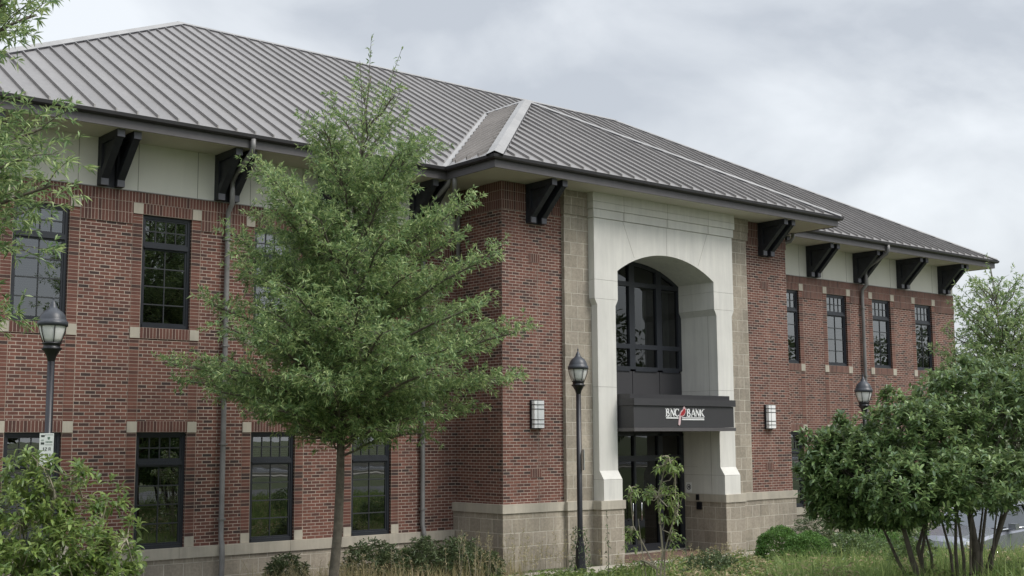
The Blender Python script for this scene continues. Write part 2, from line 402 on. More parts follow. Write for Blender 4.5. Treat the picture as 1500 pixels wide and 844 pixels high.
M.bump(f2, 0.8, 0.03); MATS['ground'] = M.m
M = MT('mulch'); p = M.pr(0.95); g = M.geo(); f2 = M.noise(22, 5, 0.75, g, 1.0)
M.l(M.ramp(f2, [(0.3, (0.03, 0.022, 0.016)), (0.55, (0.09, 0.06, 0.042)), (0.75, (0.20, 0.145, 0.10))]), p.inputs['Base Color']); M.bump(f2, 1.0, 0.03); MATS['mulch'] = M.m
xs = [-2500, -800, -250, -90, -50, -35] + [-25 + i * 0.5 for i in range(0, 121)] + [40, 55, 90, 250, 800, 2500]
ys = [-2500, -800, -250, -90, -60] + [-45 + i * 0.5 for i in range(0, 93)] + [6, 20, 40, 90, 250, 800, 2500]
def gz(x, y): return hgt(x, y) if y > -60 else hgt(x, -45)
tag(grid_mesh("ground", xs, ys, lambda x, y: hgt(x, max(y, -28.0)), 'ground'), kind='structure')
# planting bed along the left wing and walks
tag(grid_mesh('planting_bed', [-11.5 + i * 0.6 for i in range(20)], [-2.35, -1.2, -0.12], lambda x, y: GZ + 0.02 + (0.05 if y > -2 else 0), 'mulch'), kind='structure')
mb = MB(); mb.box(-12, 26, -3.35, -2.38, GZ - 0.1, GZ + 0.03, 'concrete')
tag(mb.build('footpath'), kind='structure')
mb = MB(); mb.box(3.36, 6.94, -2.38, -0.76, GZ - 0.1, GZ + 0.04, 'paver'); mb.box(3.36, 6.94, -0.95, -0.7, GZ, GZ + 0.07, 'concrete')
tag(mb.build('entrance_paving'), kind='structure')
mb = MB(); mb.box(6.2, 9.6, -4.9, -3.36, GZ - 0.1, GZ + 0.026, 'concrete'); tag(mb.build('entrance_walk'), kind='structure')
# parking lot to the right, street behind the camera
tag(grid_mesh('car_park', [6.1 + i * 0.6 for i in range(50)], [-10.4 + 0.4 * i for i in range(10)], lambda x, y: hgt(x, y) + 0.02, 'asphalt'), kind='structure')
tag(grid_mesh('road', [-80 + i * 8 for i in range(26)], [-37, -33, -29, -26.2], lambda x, y: hgt(x, max(y, -28)) + 0.02, 'asphalt'), kind='structure')
mb = MB(); mb.box(-80, 120, -26.2, -26.0, 0.3, 0.64, 'concrete'); mb.box(-80, 120, -25.4, -23.9, 0.2, 0.56, 'concrete')
mb.box(-80, 120, -37.4, -37.2, 0.3, 0.70, 'concrete')
tag(mb.build('pavement'), kind='structure')
tag(grid_mesh('driveway', [-11 + i for i in range(12)], [-12.3, -11.8, -11.3, -10.8, -10.3], lambda x, y: hgt(x, y) + 0.02, 'asphalt'), kind='structure')
tag(grid_mesh('driveway', [-14 + i * 2 for i in range(14)], [-19, -18, -17, -16, -15], lambda x, y: hgt(x, y) + 0.02, 'asphalt'), kind='structure')
mb = MB()
for i in range(20): mb.box(-60 + i * 6, -57 + i * 6, -31.7, -31.55, 0.55, 0.60, 'paint_line')
tag(mb.build('road_markings'), kind='structure')

# ================================================================== THE BANK
B = empty('bank_building', (CX, 0, GZ), 'two-storey red brick bank with grey metal hip roof and pale arched entrance', 'building')

def wall_holes(mb, x0, x1, z0, z1, holes, y, mat, depth=0.12):
    xs = sorted({x0, x1, *[h[0] for h in holes], *[h[1] for h in holes]})
    zs = sorted({z0, z1, *[h[2] for h in holes], *[h[3] for h in holes]})
    for i in range(len(xs) - 1):
        for j in range(len(zs) - 1):
            a, b, c_, d = xs[i], xs[i + 1], zs[j], zs[j + 1]
            if any(h[0] - 1e-6 <= a and b <= h[1] + 1e-6 and h[2] - 1e-6 <= c_ and d <= h[3] + 1e-6 for h in holes): continue
            mb.quad([(a, y, c_), (b, y, c_), (b, y, d), (a, y, d)], mat)
    for a, b, c_, d in holes:
        yy = y + depth
        mb.quad([(a, y, c_), (a, y, d), (a, yy, d), (a, yy, c_)], mat)
        mb.quad([(b, y, c_), (b, yy, c_), (b, yy, d), (b, y, d)], mat)
        mb.quad([(a, y, d), (b, y, d), (b, yy, d), (a, yy, d)], mat)
        mb.quad([(a, y, c_), (a, yy, c_), (b, yy, c_), (b, y, c_)], mat)

def wing(x0, x1, wx):
    mb = MB()
    holes = [(x, x + WW, ZU0, ZU1) for x in wx] + [(x, x + WW, ZD0, ZD1) for x in wx]
    wall_holes(mb, x0, x1, -0.2, ZT, holes, 0.0, 'brick')
    S_ = 0.2165
    def sol(a, b, z, k=1, proud=0.010):
        if b - a > 0.02: mb.box(a, b, -proud, 0.02, z, z + S_ - 0.002, 'brick_s', (a, z))
    sol(x0, x1, ZT - S_, proud=0.014)
    q = 0.205
    prev = x0
    for x in wx + [None]:
        # pier between windows: two more soldier rows
        end = (x - q) if x is not None else x1
        a = prev; b = end
        sol(a, b, ZT - 2 * S_); 
        aa = a + (0.0 if a == x0 else 0.0); sol(aa, b, ZT - 3 * S_, proud=0.02)
        if x is None: break
        sol(x, x + WW, ZT - 2 * S_, proud=0.008)          # head of upper window
        sol(x, x + WW, ZU0 - S_, proud=0.018)             # sill
        sol(x, x + WW, ZD1, proud=0.012)                  # head of lower window
        for e in (x - q, x + WW):
            mb.box(e, e + q, -0.006, 0.02, ZU0, ZU1 - 0.002, 'brick_j', (e, 0))
            mb.box(e, e + q, -0.006, 0.02, ZD1 + 0.222, ZU0 - 0.222, 'brick_j', (e, 0))
            mb.box(e, e + q, -0.006, 0.02, 0.206, ZD1 - 0.002, 'brick_j', (e, 0))
        prev = x + WW + q
    # metal flashing on top
    mb.box(x0 - 0.02, x1 + 0.02, -0.03, 0.02, ZT + 0.001, ZT + 0.016, 'roofcap')
    return mb
mb = wing(XL, 0.0, WX_L)
mb.quad([(XL, 0, -1.2), (XL, 0, ZT), (XL, 16.8, ZT), (XL, 16.8, -1.2)][::-1], 'brick')
mb.build('brick_wall', B)['label'] = 'brick wall of the left wing'
mb = wing(WB, XRr, WX_R)
mb.quad([(XRr, 0, -1.2), (XRr, 0, ZT), (XRr, 16.8, ZT), (XRr, 16.8, -1.2)], 'brick')
mb.quad([(XL, 16.8, -1.2), (XRr, 16.8, -1.2), (XRr, 16.8, ZS), (XL, 16.8, ZS)][::-1], 'brick')
mb.build('brick_wall', B)['label'] = 'brick wall of the right wing'
# bay walls
mb = MB()
mb.box(0, 1.83, -P_, -P_ + 0.3, ZL - 0.01, ZS, 'brick', skip='lr')
mb.quad([(0, -P_, ZL - 0.01), (0, -P_, ZS), (0, 0, ZS), (0, 0, ZL - 0.01)][::-1][::-1], 'brick')
mbr = mb2 = MB(); mb2.box(WB - 1.83, WB, -P_, -P_ + 0.3, ZL - 0.01, ZS, 'brick', skip='lr')
mb2.quad([(WB, -P_, ZL - 0.01), (WB, 0, ZL - 0.01), (WB, 0, ZS), (WB, -P_, ZS)], 'brick')
S_ = 0.2165
for k in (1, 2, 3):
    pr_ = (0.012, 0.006, 0.018)[k - 1]; z = ZS - S_ * k
    mb.box(-pr_, 1.83, -P_ - pr_, -P_ + 0.05, z, z + S_ - 0.003, 'brick_s', (0, z), skip='l')
    mb.box(-pr_, 0.05, -P_ - pr_, 0, z, z + S_ - 0.003, 'brick_s', (0, z), skip='f')
    mb2.box(WB - 1.83, WB + pr_, -P_ - pr_, -P_ + 0.05, z, z + S_ - 0.003, 'brick_s', (0, z))
for cx_ in (0.97, WB - 0.97):
    mq = mb if cx_ < 5 else mb2
    for zc in (6.26, 1.31):
        mq.box(cx_ - 0.17, cx_ + 0.17, -P_ - 0.009, -P_ + 0.02, zc - 0.1, zc + 0.1, 'brick_s', (cx_ - 0.17, zc - 0.1))
    mq.box(cx_ + 0.09, cx_ + 0.098, -P_ - 0.003, -P_ + 0.01, ZL, 2.32, 'joint')
    mq.box(cx_ + 0.09, cx_ + 0.098, -P_ - 0.003, -P_ + 0.01, 2.96, 6.1, 'joint')
mb.build('brick_wall', B)['label'] = 'brick corner of the bay left of the entrance'; mb2.build('brick_wall', B)['label'] = 'brick corner of the bay right of the entrance'

# interior
mb = MB()
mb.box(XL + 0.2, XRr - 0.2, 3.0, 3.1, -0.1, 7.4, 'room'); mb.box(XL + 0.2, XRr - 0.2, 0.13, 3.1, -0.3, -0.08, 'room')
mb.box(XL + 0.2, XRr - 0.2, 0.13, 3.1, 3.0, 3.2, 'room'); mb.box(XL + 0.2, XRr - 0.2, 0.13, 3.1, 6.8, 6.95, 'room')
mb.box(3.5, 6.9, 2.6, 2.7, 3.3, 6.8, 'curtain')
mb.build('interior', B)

# windows
def muntins(mb, x0, x1, z0, z1, nx, nz, y):
    for i in range(1, nx): x = x0 + (x1 - x0) * i / nx; mb.box(x - 0.009, x + 0.009, y - 0.012, y + 0.012, z0, z1, 'muntin')
    for j in range(1, nz): z = z0 + (z1 - z0) * j / nz; mb.box(x0, x1, y - 0.010, y + 0.010, z - 0.012, z + 0.012, 'muntin')
def window(x, z, lower, bl_end=None, bmat='blind', tilt=0.010):
    H = 2.25; zt = z + H - (0.62 if not lower else 0.60)
    mb = MB(); fy0, fy1 = 0.055, 0.125
    t = 0.06
    mb.box(x, x + t, fy0, fy1, z, z + H, 'frame'); mb.box(x + WW - t, x + WW, fy0, fy1, z, z + H, 'frame')
    mb.box(x + t, x + WW - t, fy0, fy1, z + H - t, z + H, 'frame'); mb.box(x + t, x + WW - t, fy0 - 0.02, fy1, z, z + 0.075, 'frame')
    mb.box(x + t, x + WW - t, fy0 - 0.03, fy1, zt - 0.035, zt, 'frame'); mb.box(x + t, x + WW - t, fy0, fy1, zt, zt + 0.06, 'frame')
    # sash rails
    s = 0.035
    for (a, b) in ((z + 0.075, zt - 0.035), (zt + 0.06, z + H - t)):
        mb.box(x + t, x + t + s, fy0 + 0.02, fy1, a, b, 'frame'); mb.box(x + WW - t - s, x + WW - t, fy0 + 0.02, fy1, a, b, 'frame')
        mb.box(x + t + s, x + WW - t - s, fy0 + 0.02, fy1, a, a + s, 'frame'); mb.box(x + t + s, x + WW - t - s, fy0 + 0.02, fy1, b - s, b, 'frame')
    xa, xb = x + t + s, x + WW - t - s
    muntins(mb, xa, xb, z + 0.075 + s, zt - 0.035 - s, 2, 4, 0.092)
    muntins(mb, xa, xb, zt + 0.06 + s, z + H - t - s, 4, 2, 0.092)
    win = mb.build('window', B, origin=(x, 0, z))
    g_ = MB()
    g_.quad([(xa - .01, 0.098, z + 0.08), (xb + .01, 0.098, z + 0.08), (xb + .01, 0.098, zt - 0.04), (xa - .01, 0.098, zt - 0.04)], 'glass')
    g_.quad([(xa - .01, 0.098, zt + 0.07), (xb + .01, 0.098, zt + 0.07), (xb + .01, 0.098, z + H - t), (xa - .01, 0.098, z + H - t)], 'glass')
    g_.build('pane', win)
    bl = MB(); n = 52; z_ = z + (0.1 if not lower else 0.75) if bl_end is None else z + bl_end
    zz = z + H - 0.08
    while zz > z_:
        bl.quad([(xa, 0.165, zz - 0.012), (xb, 0.165, zz - 0.012), (xb, 0.195, zz - 0.002 + tilt), (xa, 0.195, zz - 0.002 + tilt)], bmat); zz -= 0.045
    bl.build('blind', win)
    q = 0.205
    for e in (x - q, x + WW):
        for zz in ((z + H, z - 0.218) if not lower else (z + H, z + 0.002)):
            s_ = MB(); hh = 0.216 if not (lower and zz < 1) else 0.2
            s_.box(e + 0.004, e + q - 0.004, -0.022, 0.05, zz + 0.003, zz + hh, 'ledge'); s_.build('stone_block', win, bevel=0.004)
    return win
def copy_tree(o, parent):
    c_ = o.copy(); COL.objects.link(c_); c_.parent = parent
    for ch in list(o.children): copy_tree(ch, c_)
    return c_
bw = random.Random(4)
for k_, x in enumerate(WX):
    window(x, ZU0, False, (0.1, 0.1, 0.9, 0.1, 0.1, 0.6, 0.1, 0.1)[k_], 'blindw' if k_ in (0, 7) else 'blind', bw.choice((0.004, 0.012, 0.02)))
    window(x, ZD0, True, (0.5, 0.75, 1.5, 1.2, 0.3, 0.9, 0.6, 1.3)[k_], 'blind', bw.choice((0.004, 0.012, 0.02)))
# one right-hand window has its white blind half turned
# stone base and ledges
def steps(right, zt_, zb, mat, e_=0.0):
    mb = MB()
    if not right:
        mb.box(-0.06 - e_, 1.80, -P_ - 0.06 - e_, -P_ + 0.2, zb, zt_, mat, skip='r')
        mb.box(1.80 - e_, 2.60, -P_ - 0.16 - e_, -P_ + 0.2, zb, zt_, mat, skip='r')
        mb.box(2.60 - e_, 3.34 + e_, -P_ - 0.45 - e_, -0.76, zb, zt_, mat)
        mb.box(-0.06 - e_, 0.2, -P_ + 0.2, 0.0, zb, zt_, mat, skip='f')
    else:
        mb.box(7.02 - e_, 7.76 + e_, -P_ - 0.45 - e_, -0.76, zb, zt_, mat)
        mb.box(7.76, 8.56 + e_, -P_ - 0.16 - e_, -P_ + 0.2, zb, zt_, mat, skip='l')
        mb.box(8.56, WB + 0.06 + e_, -P_ - 0.06 - e_, -P_ + 0.2, zb, zt_, mat, skip='l')
        mb.box(WB - 0.2, WB + 0.06 + e_, -P_ + 0.2, 0.0, zb, zt_, mat, skip='f')
    return mb
for rt, nm in ((False, 'left'), (True, 'right')):
    steps(rt, ZL - 0.2, -1.2, 'cmu').build('stone_base', B)['label'] = 'tan block base of the bay, %s of the doors' % nm
    steps(rt, ZL, ZL - 0.2, 'ledge', 0.03).build('stone_ledge', B, bevel=0.008)
mb = MB(); mb.box(XL - 0.06, -0.062, -0.06, 0.1, -1.3, -0.21, 'cmu', (0, 0.0)); mb.build('stone_base', B)
mb = MB(); mb.box(WB + 0.062, XRr + 0.06, -0.06, 0.1, -1.5, -0.21, 'cmu'); mb.build('stone_base', B)
mb = MB()
x = XL - 0.09
while x < -0.1:
    x2 = min(x + 2.48, -0.092); mb.box(x + 0.003, x2 - 0.003, -0.10, 0.1, -0.21, 0.0, 'ledge'); x = x2
    if x2 >= -0.1: break
mb.build('stone_ledge', B, bevel=0.006)
mb = MB(); mb.box(WB + 0.092, XRr + 0.09, -0.10, 0.1, -0.21, 0.0, 'ledge'); mb.build('stone_ledge', B, bevel=0.006)

# quoin pilasters of block either side of the surround
for (a, b) in ((1.83, 2.69), (7.67, WB - 1.83)):
    mb = MB(); mb.box(a, b, -P_ - 0.10, -P_ + 0.2, ZL, 7.40, 'cmu', (a - 0.2, ZL))
    mb.box(a - 0.03, b + 0.03 if a > 5 else b, -P_ - 0.135, -P_ + 0.2, 7.402, 7.62, 'cmu', (a, 7.40)); mb.box(a - 0.03, b + 0.05 if a > 5 else b, -P_ - 0.15, -P_ + 0.2, 7.624, ZS, 'cmu', (a, 7.62 - 0.1))
    mb.build('block_pilaster', B)

# pale arched surround
YF = -P_ - 0.30; YB = -0.745
CXA = 5.155; HW = 1.765; ZSP, ZCR = 6.13, 6.655
RA = (HW * HW + (ZCR - ZSP) ** 2) / (2 * (ZCR - ZSP)); ZC0 = ZCR - RA
def arcz(x, R=RA, z0=ZC0): return z0 + sqrt(max(0, R * R - (x - CXA) ** 2))
mb = MB()
for sgn in (-1, 1):
    X = lambda d: CXA + sgn * d      # d = distance from the axis
    di, do = 1.85, 2.46              # shaft inner / outer
    # base block, flare, shaft, flare, cap
    mb.prism([(X(di), ZL), (X(do), ZL), (X(do), 1.12), (X(di), 1.12)], YF - 0.14, YB, 'cast')
    # flare with sloping front
    A = [(X(di), 1.126), (X(do), 1.126)]; 
    f0, f1 = YF - 0.14, YF
    p0 = [(X(di), f0, 1.126), (X(do), f0, 1.126), (X(do), f1, 1.33), (X(di), f1, 1.33)]
    if sgn < 0: p0 = p0[::-1]
    mb.quad(p0, 'cast')
    for d in (di, do):
        q_ = [(X(d), f0, 1.126), (X(d), f1, 1.33), (X(d), YB, 1.33), (X(d), YB, 1.126)]
        mb.quad(q_ if (sgn > 0) != (d == do) else q_[::-1], 'cast')
    mb.prism([(X(di), 1.332), (X(do), 1.332), (X(do), 3.30), (X(di), 3.30)], YF, YB, 'cast')
    mb.prism([(X(di), 3.306), (X(do), 3.306), (X(do), 5.26), (X(HW + 0.0 + 0.085), 5.26)], YF, YB, 'cast')
    mb.prism([(X(di), 5.26), (X(do), 5.26), (X(do + 0.08), 5.41), (X(HW), 5.41)], YF, YB, 'cast')
    mb.prism([(X(HW), 5.416), (X(do + 0.08), 5.416), (X(do + 0.08), 5.87), (X(HW), 5.87)], YF, YB, 'cast')
    mb.prism([(X(HW), 5.876), (X(do + 0.08), 5.876), (X(do + 0.08), 7.37), (X(HW), 7.37)], YF, YB, 'cast')
    # dark recesses of the joints
    for z in (1.123, 3.303, 5.413, 5.873): mb.box(X(HW + 0.09) if z < 5.4 else X(HW + 0.012), X(do - 0.01), YF + 0.02 - (0.14 if z < 1.2 else 0), YB, z - 0.006, z + 0.006, 'joint')
n = 28
for i in range(n):
    a = CXA - HW + 2 * HW * i / n; b = CXA - HW + 2 * HW * (i + 1) / n
    mb.quad([(a, YF, arcz(a)), (b, YF, arcz(b)), (b, YF, 7.37), (a, YF, 7.37)], 'cast')
    mb.quad([(a, YF, arcz(a)), (a, YB, arcz(a)), (b, YB, arcz(b)), (b, YF, arcz(b))], 'cast')
# cornice
mb.box(CXA - 2.57, CXA + 2.57, YF - 0.03, -P_, 7.378, 7.585, 'cast'); mb.box(CXA - 2.60, CXA + 2.60, YF - 0.055, -P_, 7.593, 7.76, 'cast')
mb.box(CXA - 2.60, CXA + 2.60, YF - 0.055, -P_, 7.766, ZS, 'cast')
mb.box(CXA - 2.52, CXA + 2.52, YF + 0.02, -P_, 7.365, 7.78, 'joint')
for (xa, za, xb, zb) in ((3.60, 7.37, 3.98, 6.50), (CXA, 7.37, CXA, 6.655), (6.71, 7.37, 6.33, 6.50)):
    w_ = 0.005; mb.quad([(xb - w_, YF - 0.002, zb), (xb + w_, YF - 0.002, zb), (xa + w_, YF - 0.002, za), (xa - w_, YF - 0.002, za)], 'joint')
    mb.quad([(xa - w_, YF - 0.058, 7.38), (xa + w_, YF - 0.058, 7.38), (xa + w_, YF - 0.058, ZS), (xa - w_, YF - 0.058, ZS)], 'joint')
    mb.quad([(xa - w_, YF - 0.033, 7.38), (xa + w_, YF - 0.033, 7.38), (xa + w_, YF - 0.033, 7.585), (xa - w_, YF - 0.033, 7.585)], 'joint')
# recess joints on the jamb (vertical joint 0.3 m behind the face)
for sgn in (-1, 1):
    xj = CXA + sgn * (1.85 - 0.002)
    mb.quad([(xj, -1.76, ZL), (xj, -1.75, ZL), (xj, -1.75, 5.26), (xj, -1.76, 5.26)][::sgn], 'joint')
sur = mb.build('arched_surround', B); 
# closing wall above the arch inside, and jamb backing
mb = MB(); mb.box(2.6, 7.7, -0.74, -0.60, ZCR - 0.7, ZS, 'room'); mb.build('inner_wall', B)

# arched entrance window and doors
YG = -0.76
mb = MB()
def mull(x0, x1, z0, z1, y0=YG - 0.06, y1=YG + 0.06, m='frame'): mb.box(x0, x1, y0, y1, z0, z1, m)
for xm in (4.13, CXA - 0.02, 6.15):
    mull(xm - 0.10, xm + 0.10, 3.85, arcz(xm) - 0.02)
mull(3.31, 3.42, 3.85, 6.12); mull(6.88, 7.0, 3.85, 6.12)
for z0, z1 in ((6.00, 6.12), (4.38, 4.50), (3.80, 3.92)):
    for a, b in ((3.42, 4.03), (4.23, 5.035), (5.235, 6.05), (6.25, 6.88)): mull(a, b, z0, z1)
for i in range(n):     # arched head rail
    a = CXA - HW + 2 * HW * i / n; b = CXA - HW + 2 * HW * (i + 1) / n
    za, zb = arcz(a) - 0.003, arcz(b) - 0.003
    mb.quad([(a, YG - 0.05, za - 0.1), (b, YG - 0.05, zb - 0.1), (b, YG - 0.05, zb), (a, YG - 0.05, za)], 'frame')
    mb.quad([(a, YG - 0.05, za - 0.1), (a, YG + 0.05, za - 0.1), (b, YG + 0.05, zb - 0.1), (b, YG - 0.05, zb - 0.1)], 'frame')
aw = mb.build('arched_window', B)
mb = MB()
for a, b in ((3.31, 4.12), (4.14, 5.13), (5.15, 6.14), (6.16, 7.0)): mb.box(a, b, YG - 0.03, YG + 0.03, 2.2, 3.80, 'canopy')
mb.build('metal_panel', aw)
mb = MB()
mb.quad([(3.31, YG, 3.85), (7.0, YG, 3.85), (7.0, YG, 6.1), (3.31, YG, 6.1)], 'glassdark')
for i in range(n):
    a = CXA - HW + 2 * HW * i / n; b = CXA - HW + 2 * HW * (i + 1) / n
    mb.quad([(a, YG, 6.1), (b, YG, 6.1), (b, YG, arcz(b)), (a, YG, arcz(a))], 'glassdark')
mb.build('pane', aw)
mb = MB()
for a, b in ((3.5, 3.7), (5.78, 5.98), (6.62, 6.84), (4.75, 4.95)): mb.box(a, b, YG + 0.25, YG + 0.27, 3.95, 6.1, 'curtain')
mb.build('curtain', aw)
mb = MB()
for xm, wd in ((3.36, 0.1), (4.10, 0.14), (CXA, 0.07), (6.10, 0.16), (6.93, 0.12)): mull(xm - wd / 2, xm + wd / 2, GZ + 0.07, 2.19)
mull(3.31, 7.0, 2.14, 2.2); 
for a, b in ((3.41, 4.03), (4.17, 5.12), (5.19, 6.02), (6.18, 6.87)):
    mull(a, b, 1.50, 1.64); mull(a, b, GZ + 0.07, GZ + 0.25)
ed = mb.build('entrance_door', B)
mb = MB(); mb.quad([(3.31, YG, GZ), (7.0, YG, GZ), (7.0, YG, 2.2), (3.31, YG, 2.2)], 'glassdark'); mb.build('pane', ed)
for xm in (5.0, 5.31):
    mb = MB(); mb.tube([(xm, YG - 0.06, 0.0), (xm, YG - 0.11, 0.02), (xm, YG - 0.11, 0.45), (xm, YG - 0.06, 0.47)], 0.014, 'chrome')
    mb.build('door_handle', ed)

# canopy
mb = MB(); YC = -P_ - 0.30 - 0.50
mb.box(3.36, 6.99, YC, YG - 0.07, 2.34, 2.86, 'canopy')
mb.box(3.34, 7.03, YC - 0.03, YG - 0.07, 2.25, 2.335, 'fascia')
mb.box(3.34, 7.03, YC - 0.04, YG - 0.07, 2.865, 3.03, 'canopy')
mb.box(3.36, 6.98, YC + 0.12, YG - 0.07, 3.03, 3.14, 'gutter')
can = mb.build('entrance_canopy', B, bevel=0.006)
# lettering: strokes with slab serifs
def letters(mb, word, x0, z0, h, w_, gap, y):
    t, tn, sf = 0.034, 0.018, 0.012
    def bar(ax, az, bx, bz, th):
        d = Vector((bx - ax, bz - az)); nn = Vector((-d.y, d.x)).normalized() * th / 2
        mb.prism([(ax + nn.x, az + nn.y), (bx + nn.x, bz + nn.y), (bx - nn.x, bz - nn.y), (ax - nn.x, az - nn.y)], y, y + 0.012, 'white')
    x = x0
    for ch in word:
        z1 = z0 + h
        def serif(xc, z): bar(xc - 0.030, z, xc + 0.030, z, sf)
        if ch == 'B':
            bar(x + 0.02, z0, x + 0.02, z1, t)
            zm = z0 + h * 0.53
            for a, b, r in ((z0, zm, w_ * 0.64), (zm, z1, w_ * 0.44)):
                c_ = (a + b) / 2; hh = (b - a) / 2 - 0.007
                pts = [(x + 0.03, b - 0.007)] + [(x + w_ * 0.40 + r * 0.72 * sin(k * pi / 8) - 0.01, c_ + hh * cos(k * pi / 8)) for k in range(0, 9)] + [(x + 0.03, a + 0.007)]
                for i in range(len(pts) - 1):
                    th = t * 0.95 if 2 <= i <= 7 else (tn * 1.25 if i > 7 or i < 1 else tn)
                    bar(*pts[i], *pts[i + 1], th)
            serif(x + 0.01, z0 + 0.006); serif(x + 0.01, z1 - 0.006)
        elif ch == 'N':
            bar(x + 0.015, z0, x + 0.015, z1, tn); bar(x + w_ - 0.015, z0, x + w_ - 0.015, z1, tn); bar(x + 0.012, z1, x + w_ - 0.012, z0, t)
            serif(x + 0.01, z0 + 0.006); serif(x + 0.01, z1 - 0.006); serif(x + w_ - 0.012, z1 - 0.006)
        elif ch == 'C':
            pts = [(x + w_ * 0.52 + w_ * 0.46 * cos(a_), z0 + h / 2 + (h / 2 - 0.008) * sin(a_)) for a_ in [pi * 0.22 + k * pi * 1.56 / 14 for k in range(15)]]
            for i in range(14): bar(*pts[i], *pts[i + 1], t if 3 < i < 10 else tn)
            bar(x + w_ * 0.9, z1, x + w_ * 0.9, z1 - 0.06, sf)
        elif ch == 'A':
            bar(x + 0.005, z0, x + w_ / 2, z1, tn); bar(x + w_ / 2 - 0.004, z1, x + w_ - 0.008, z0, t); bar(x + w_ * 0.22, z0 + h * 0.33, x + w_ * 0.76, z0 + h * 0.33, tn * 0.9)
            serif(x + 0.008, z0 + 0.006); serif(x + w_ - 0.008, z0 + 0.006)
        elif ch == 'K':
            bar(x + 0.02, z0, x + 0.02, z1, t); bar(x + 0.03, z0 + h * 0.38, x + w_ - 0.02, z1, tn); bar(x + w_ * 0.38, z0 + h * 0.58, x + w_ - 0.01, z0, t)
            serif(x + 0.01, z0 + 0.006); serif(x + 0.01, z1 - 0.006); serif(x + w_ - 0.012, z1 - 0.006); serif(x + w_ - 0.008, z0 + 0.006)
        x += w_ + gap
YS = YC - 0.014
mb = MB(); letters(mb, 'BNC', 4.46, 2.60, 0.195, 0.148, 0.012, YS); letters(mb, 'BANK', 5.21, 2.60, 0.195, 0.148, 0.012, YS)
mb.box(4.46, 4.90, YS, YC - 0.002, 2.555, 2.583, 'white'); mb.box(5.03, 5.84, YS, YC - 0.002, 2.562, 2.583, 'white'); mb.box(5.03, 5.84, YS, YC - 0.002, 2.520, 2.545, 'white')
mb.build('lettering', can)
mb = MB()
bird = [(5.105, 2.862), (5.075, 2.83), (5.06, 2.775), (5.0, 2.735), (4.955, 2.68), (4.925, 2.62), (4.915, 2.575), (4.895, 2.47), (4.885, 2.41), (4.925, 2.385), (4.955, 2.42), (4.975, 2.52), (4.985, 2.60), (5.05, 2.605), (5.115, 2.64), (5.15, 2.70), (5.155, 2.765), (5.175, 2.785), (5.14, 2.81), (5.13, 2.845)]
mb.prism(bird, YS - 0.008, YC - 0.002, 'pinkline')
body = [(5.095, 2.80), (5.06, 2.755), (5.0, 2.71), (4.955, 2.635), (4.975, 2.625), (5.05, 2.632), (5.10, 2.66), (5.13, 2.71), (5.135, 2.775)]
mb.prism(body, YS - 0.014, YS - 0.007, 'red')
mb.build('bird_emblem', can)

# wall lights
def wall_light(xc):
    z0, z1 = 2.33, 2.95; y = -P_
    mb = MB(); mb.box(xc - 0.17, xc + 0.17, y - 0.045, y - 0.002, z0 - 0.02, z1 + 0.02, 'black')
    for z in (z0 + 0.09, z0 + 0.19, z1 - 0.19, z1 - 0.09):
        mb.box(xc - 0.155, xc + 0.155, y - 0.148, y - 0.140, z - 0.007, z + 0.007, 'black'); mb.box(xc - 0.155, xc - 0.147, y - 0.148, y - 0.04, z - 0.007, z + 0.007, 'black'); mb.box(xc + 0.147, xc + 0.155, y - 0.148, y - 0.04, z - 0.007, z + 0.007, 'black')
    mb.box(xc - 0.05, xc - 0.043, y - 0.146, y - 0.140, z0, z1, 'black')
    o = mb.build('wall_light', B)
    mb = MB(); mb.box(xc - 0.145, xc + 0.145, y - 0.14, y - 0.045, z0, z1, 'white'); mb.build('diffuser', o, bevel=0.01)
wall_light(0.97); wall_light(WB - 0.97)
# notice and intercom on the right jamb
xj = CXA + 1.85
mb = MB(); mb.box(xj - 0.006, xj - 0.001, -1.06, -0.87, 0.66, 0.92, 'white')
for k in range(20):
    a0, a1 = 2 * pi * k / 20, 2 * pi * (k + 1) / 20
    q_ = [(xj - 0.009, -0.965 + r * cos(a), 0.80 + r * sin(a)) for r, a in ((0.075, a0), (0.075, a1), (0.058, a1), (0.058, a0))]
    mb.quad(q_, 'gutter')
mb.box(xj - 0.010, xj - 0.006, -1.0, -0.93, 0.80, 0.825, 'black'); mb.box(xj - 0.010, xj - 0.006, -1.0, -0.975, 0.76, 0.80, 'black')
mb.prism([(-1.02, 0.845), (-1.008, 0.853), (-0.91, 0.76), (-0.92, 0.75)], xj - 0.011, xj - 0.007, 'gutter', axis='x')
mb.build('notice', B)
xb = 7.02 - 0.03
mb = MB(); mb.box(xb - 0.04, xb, -1.33, -1.24, 0.47, 0.62, 'black'); mb.box(xb - 0.02, xb + 0.03, -1.40, -1.24, 0.23, 0.42, 'black'); mb.build('intercom', B, bevel=0.005)

# frieze, soffits, fascia, gutters
for a, b in ((XL + 0.02, 0.0), (WB, XRr - 0.02)):
    mb = MB(); mb.box(a, b, -0.005, 0.1, ZT + 0.016, ZS, 'stucco')
    for c0 in [-11.04, -8.50, -6.03, -3.57, -1.10]:
        for cc in (c0, 2 * CX - c0):
            for dx in (-0.62, 0.58):
                if a < cc + dx < b: mb.box(cc + dx, cc + dx + 0.012, -0.008, 0.0, ZT + 0.02, ZS, 'joint')
    if a < 0: mb.box(XL + 0.02, XL + 0.1, 0.1, 16.7, ZT, ZS, 'stucco')
    else: mb.box(XRr - 0.1, XRr - 0.02, 0.1, 16.7, ZT, ZS, 'stucco')
    mb.build('frieze', B)
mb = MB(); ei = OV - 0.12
mb.box(XL - ei, XRr + ei, -ei, 0.3, ZS, ZS + 0.02, 'soffit'); mb.box(-ei, WB + ei, -P_ - ei, -ei, ZS + 0.001, ZS + 0.021, 'soffit')
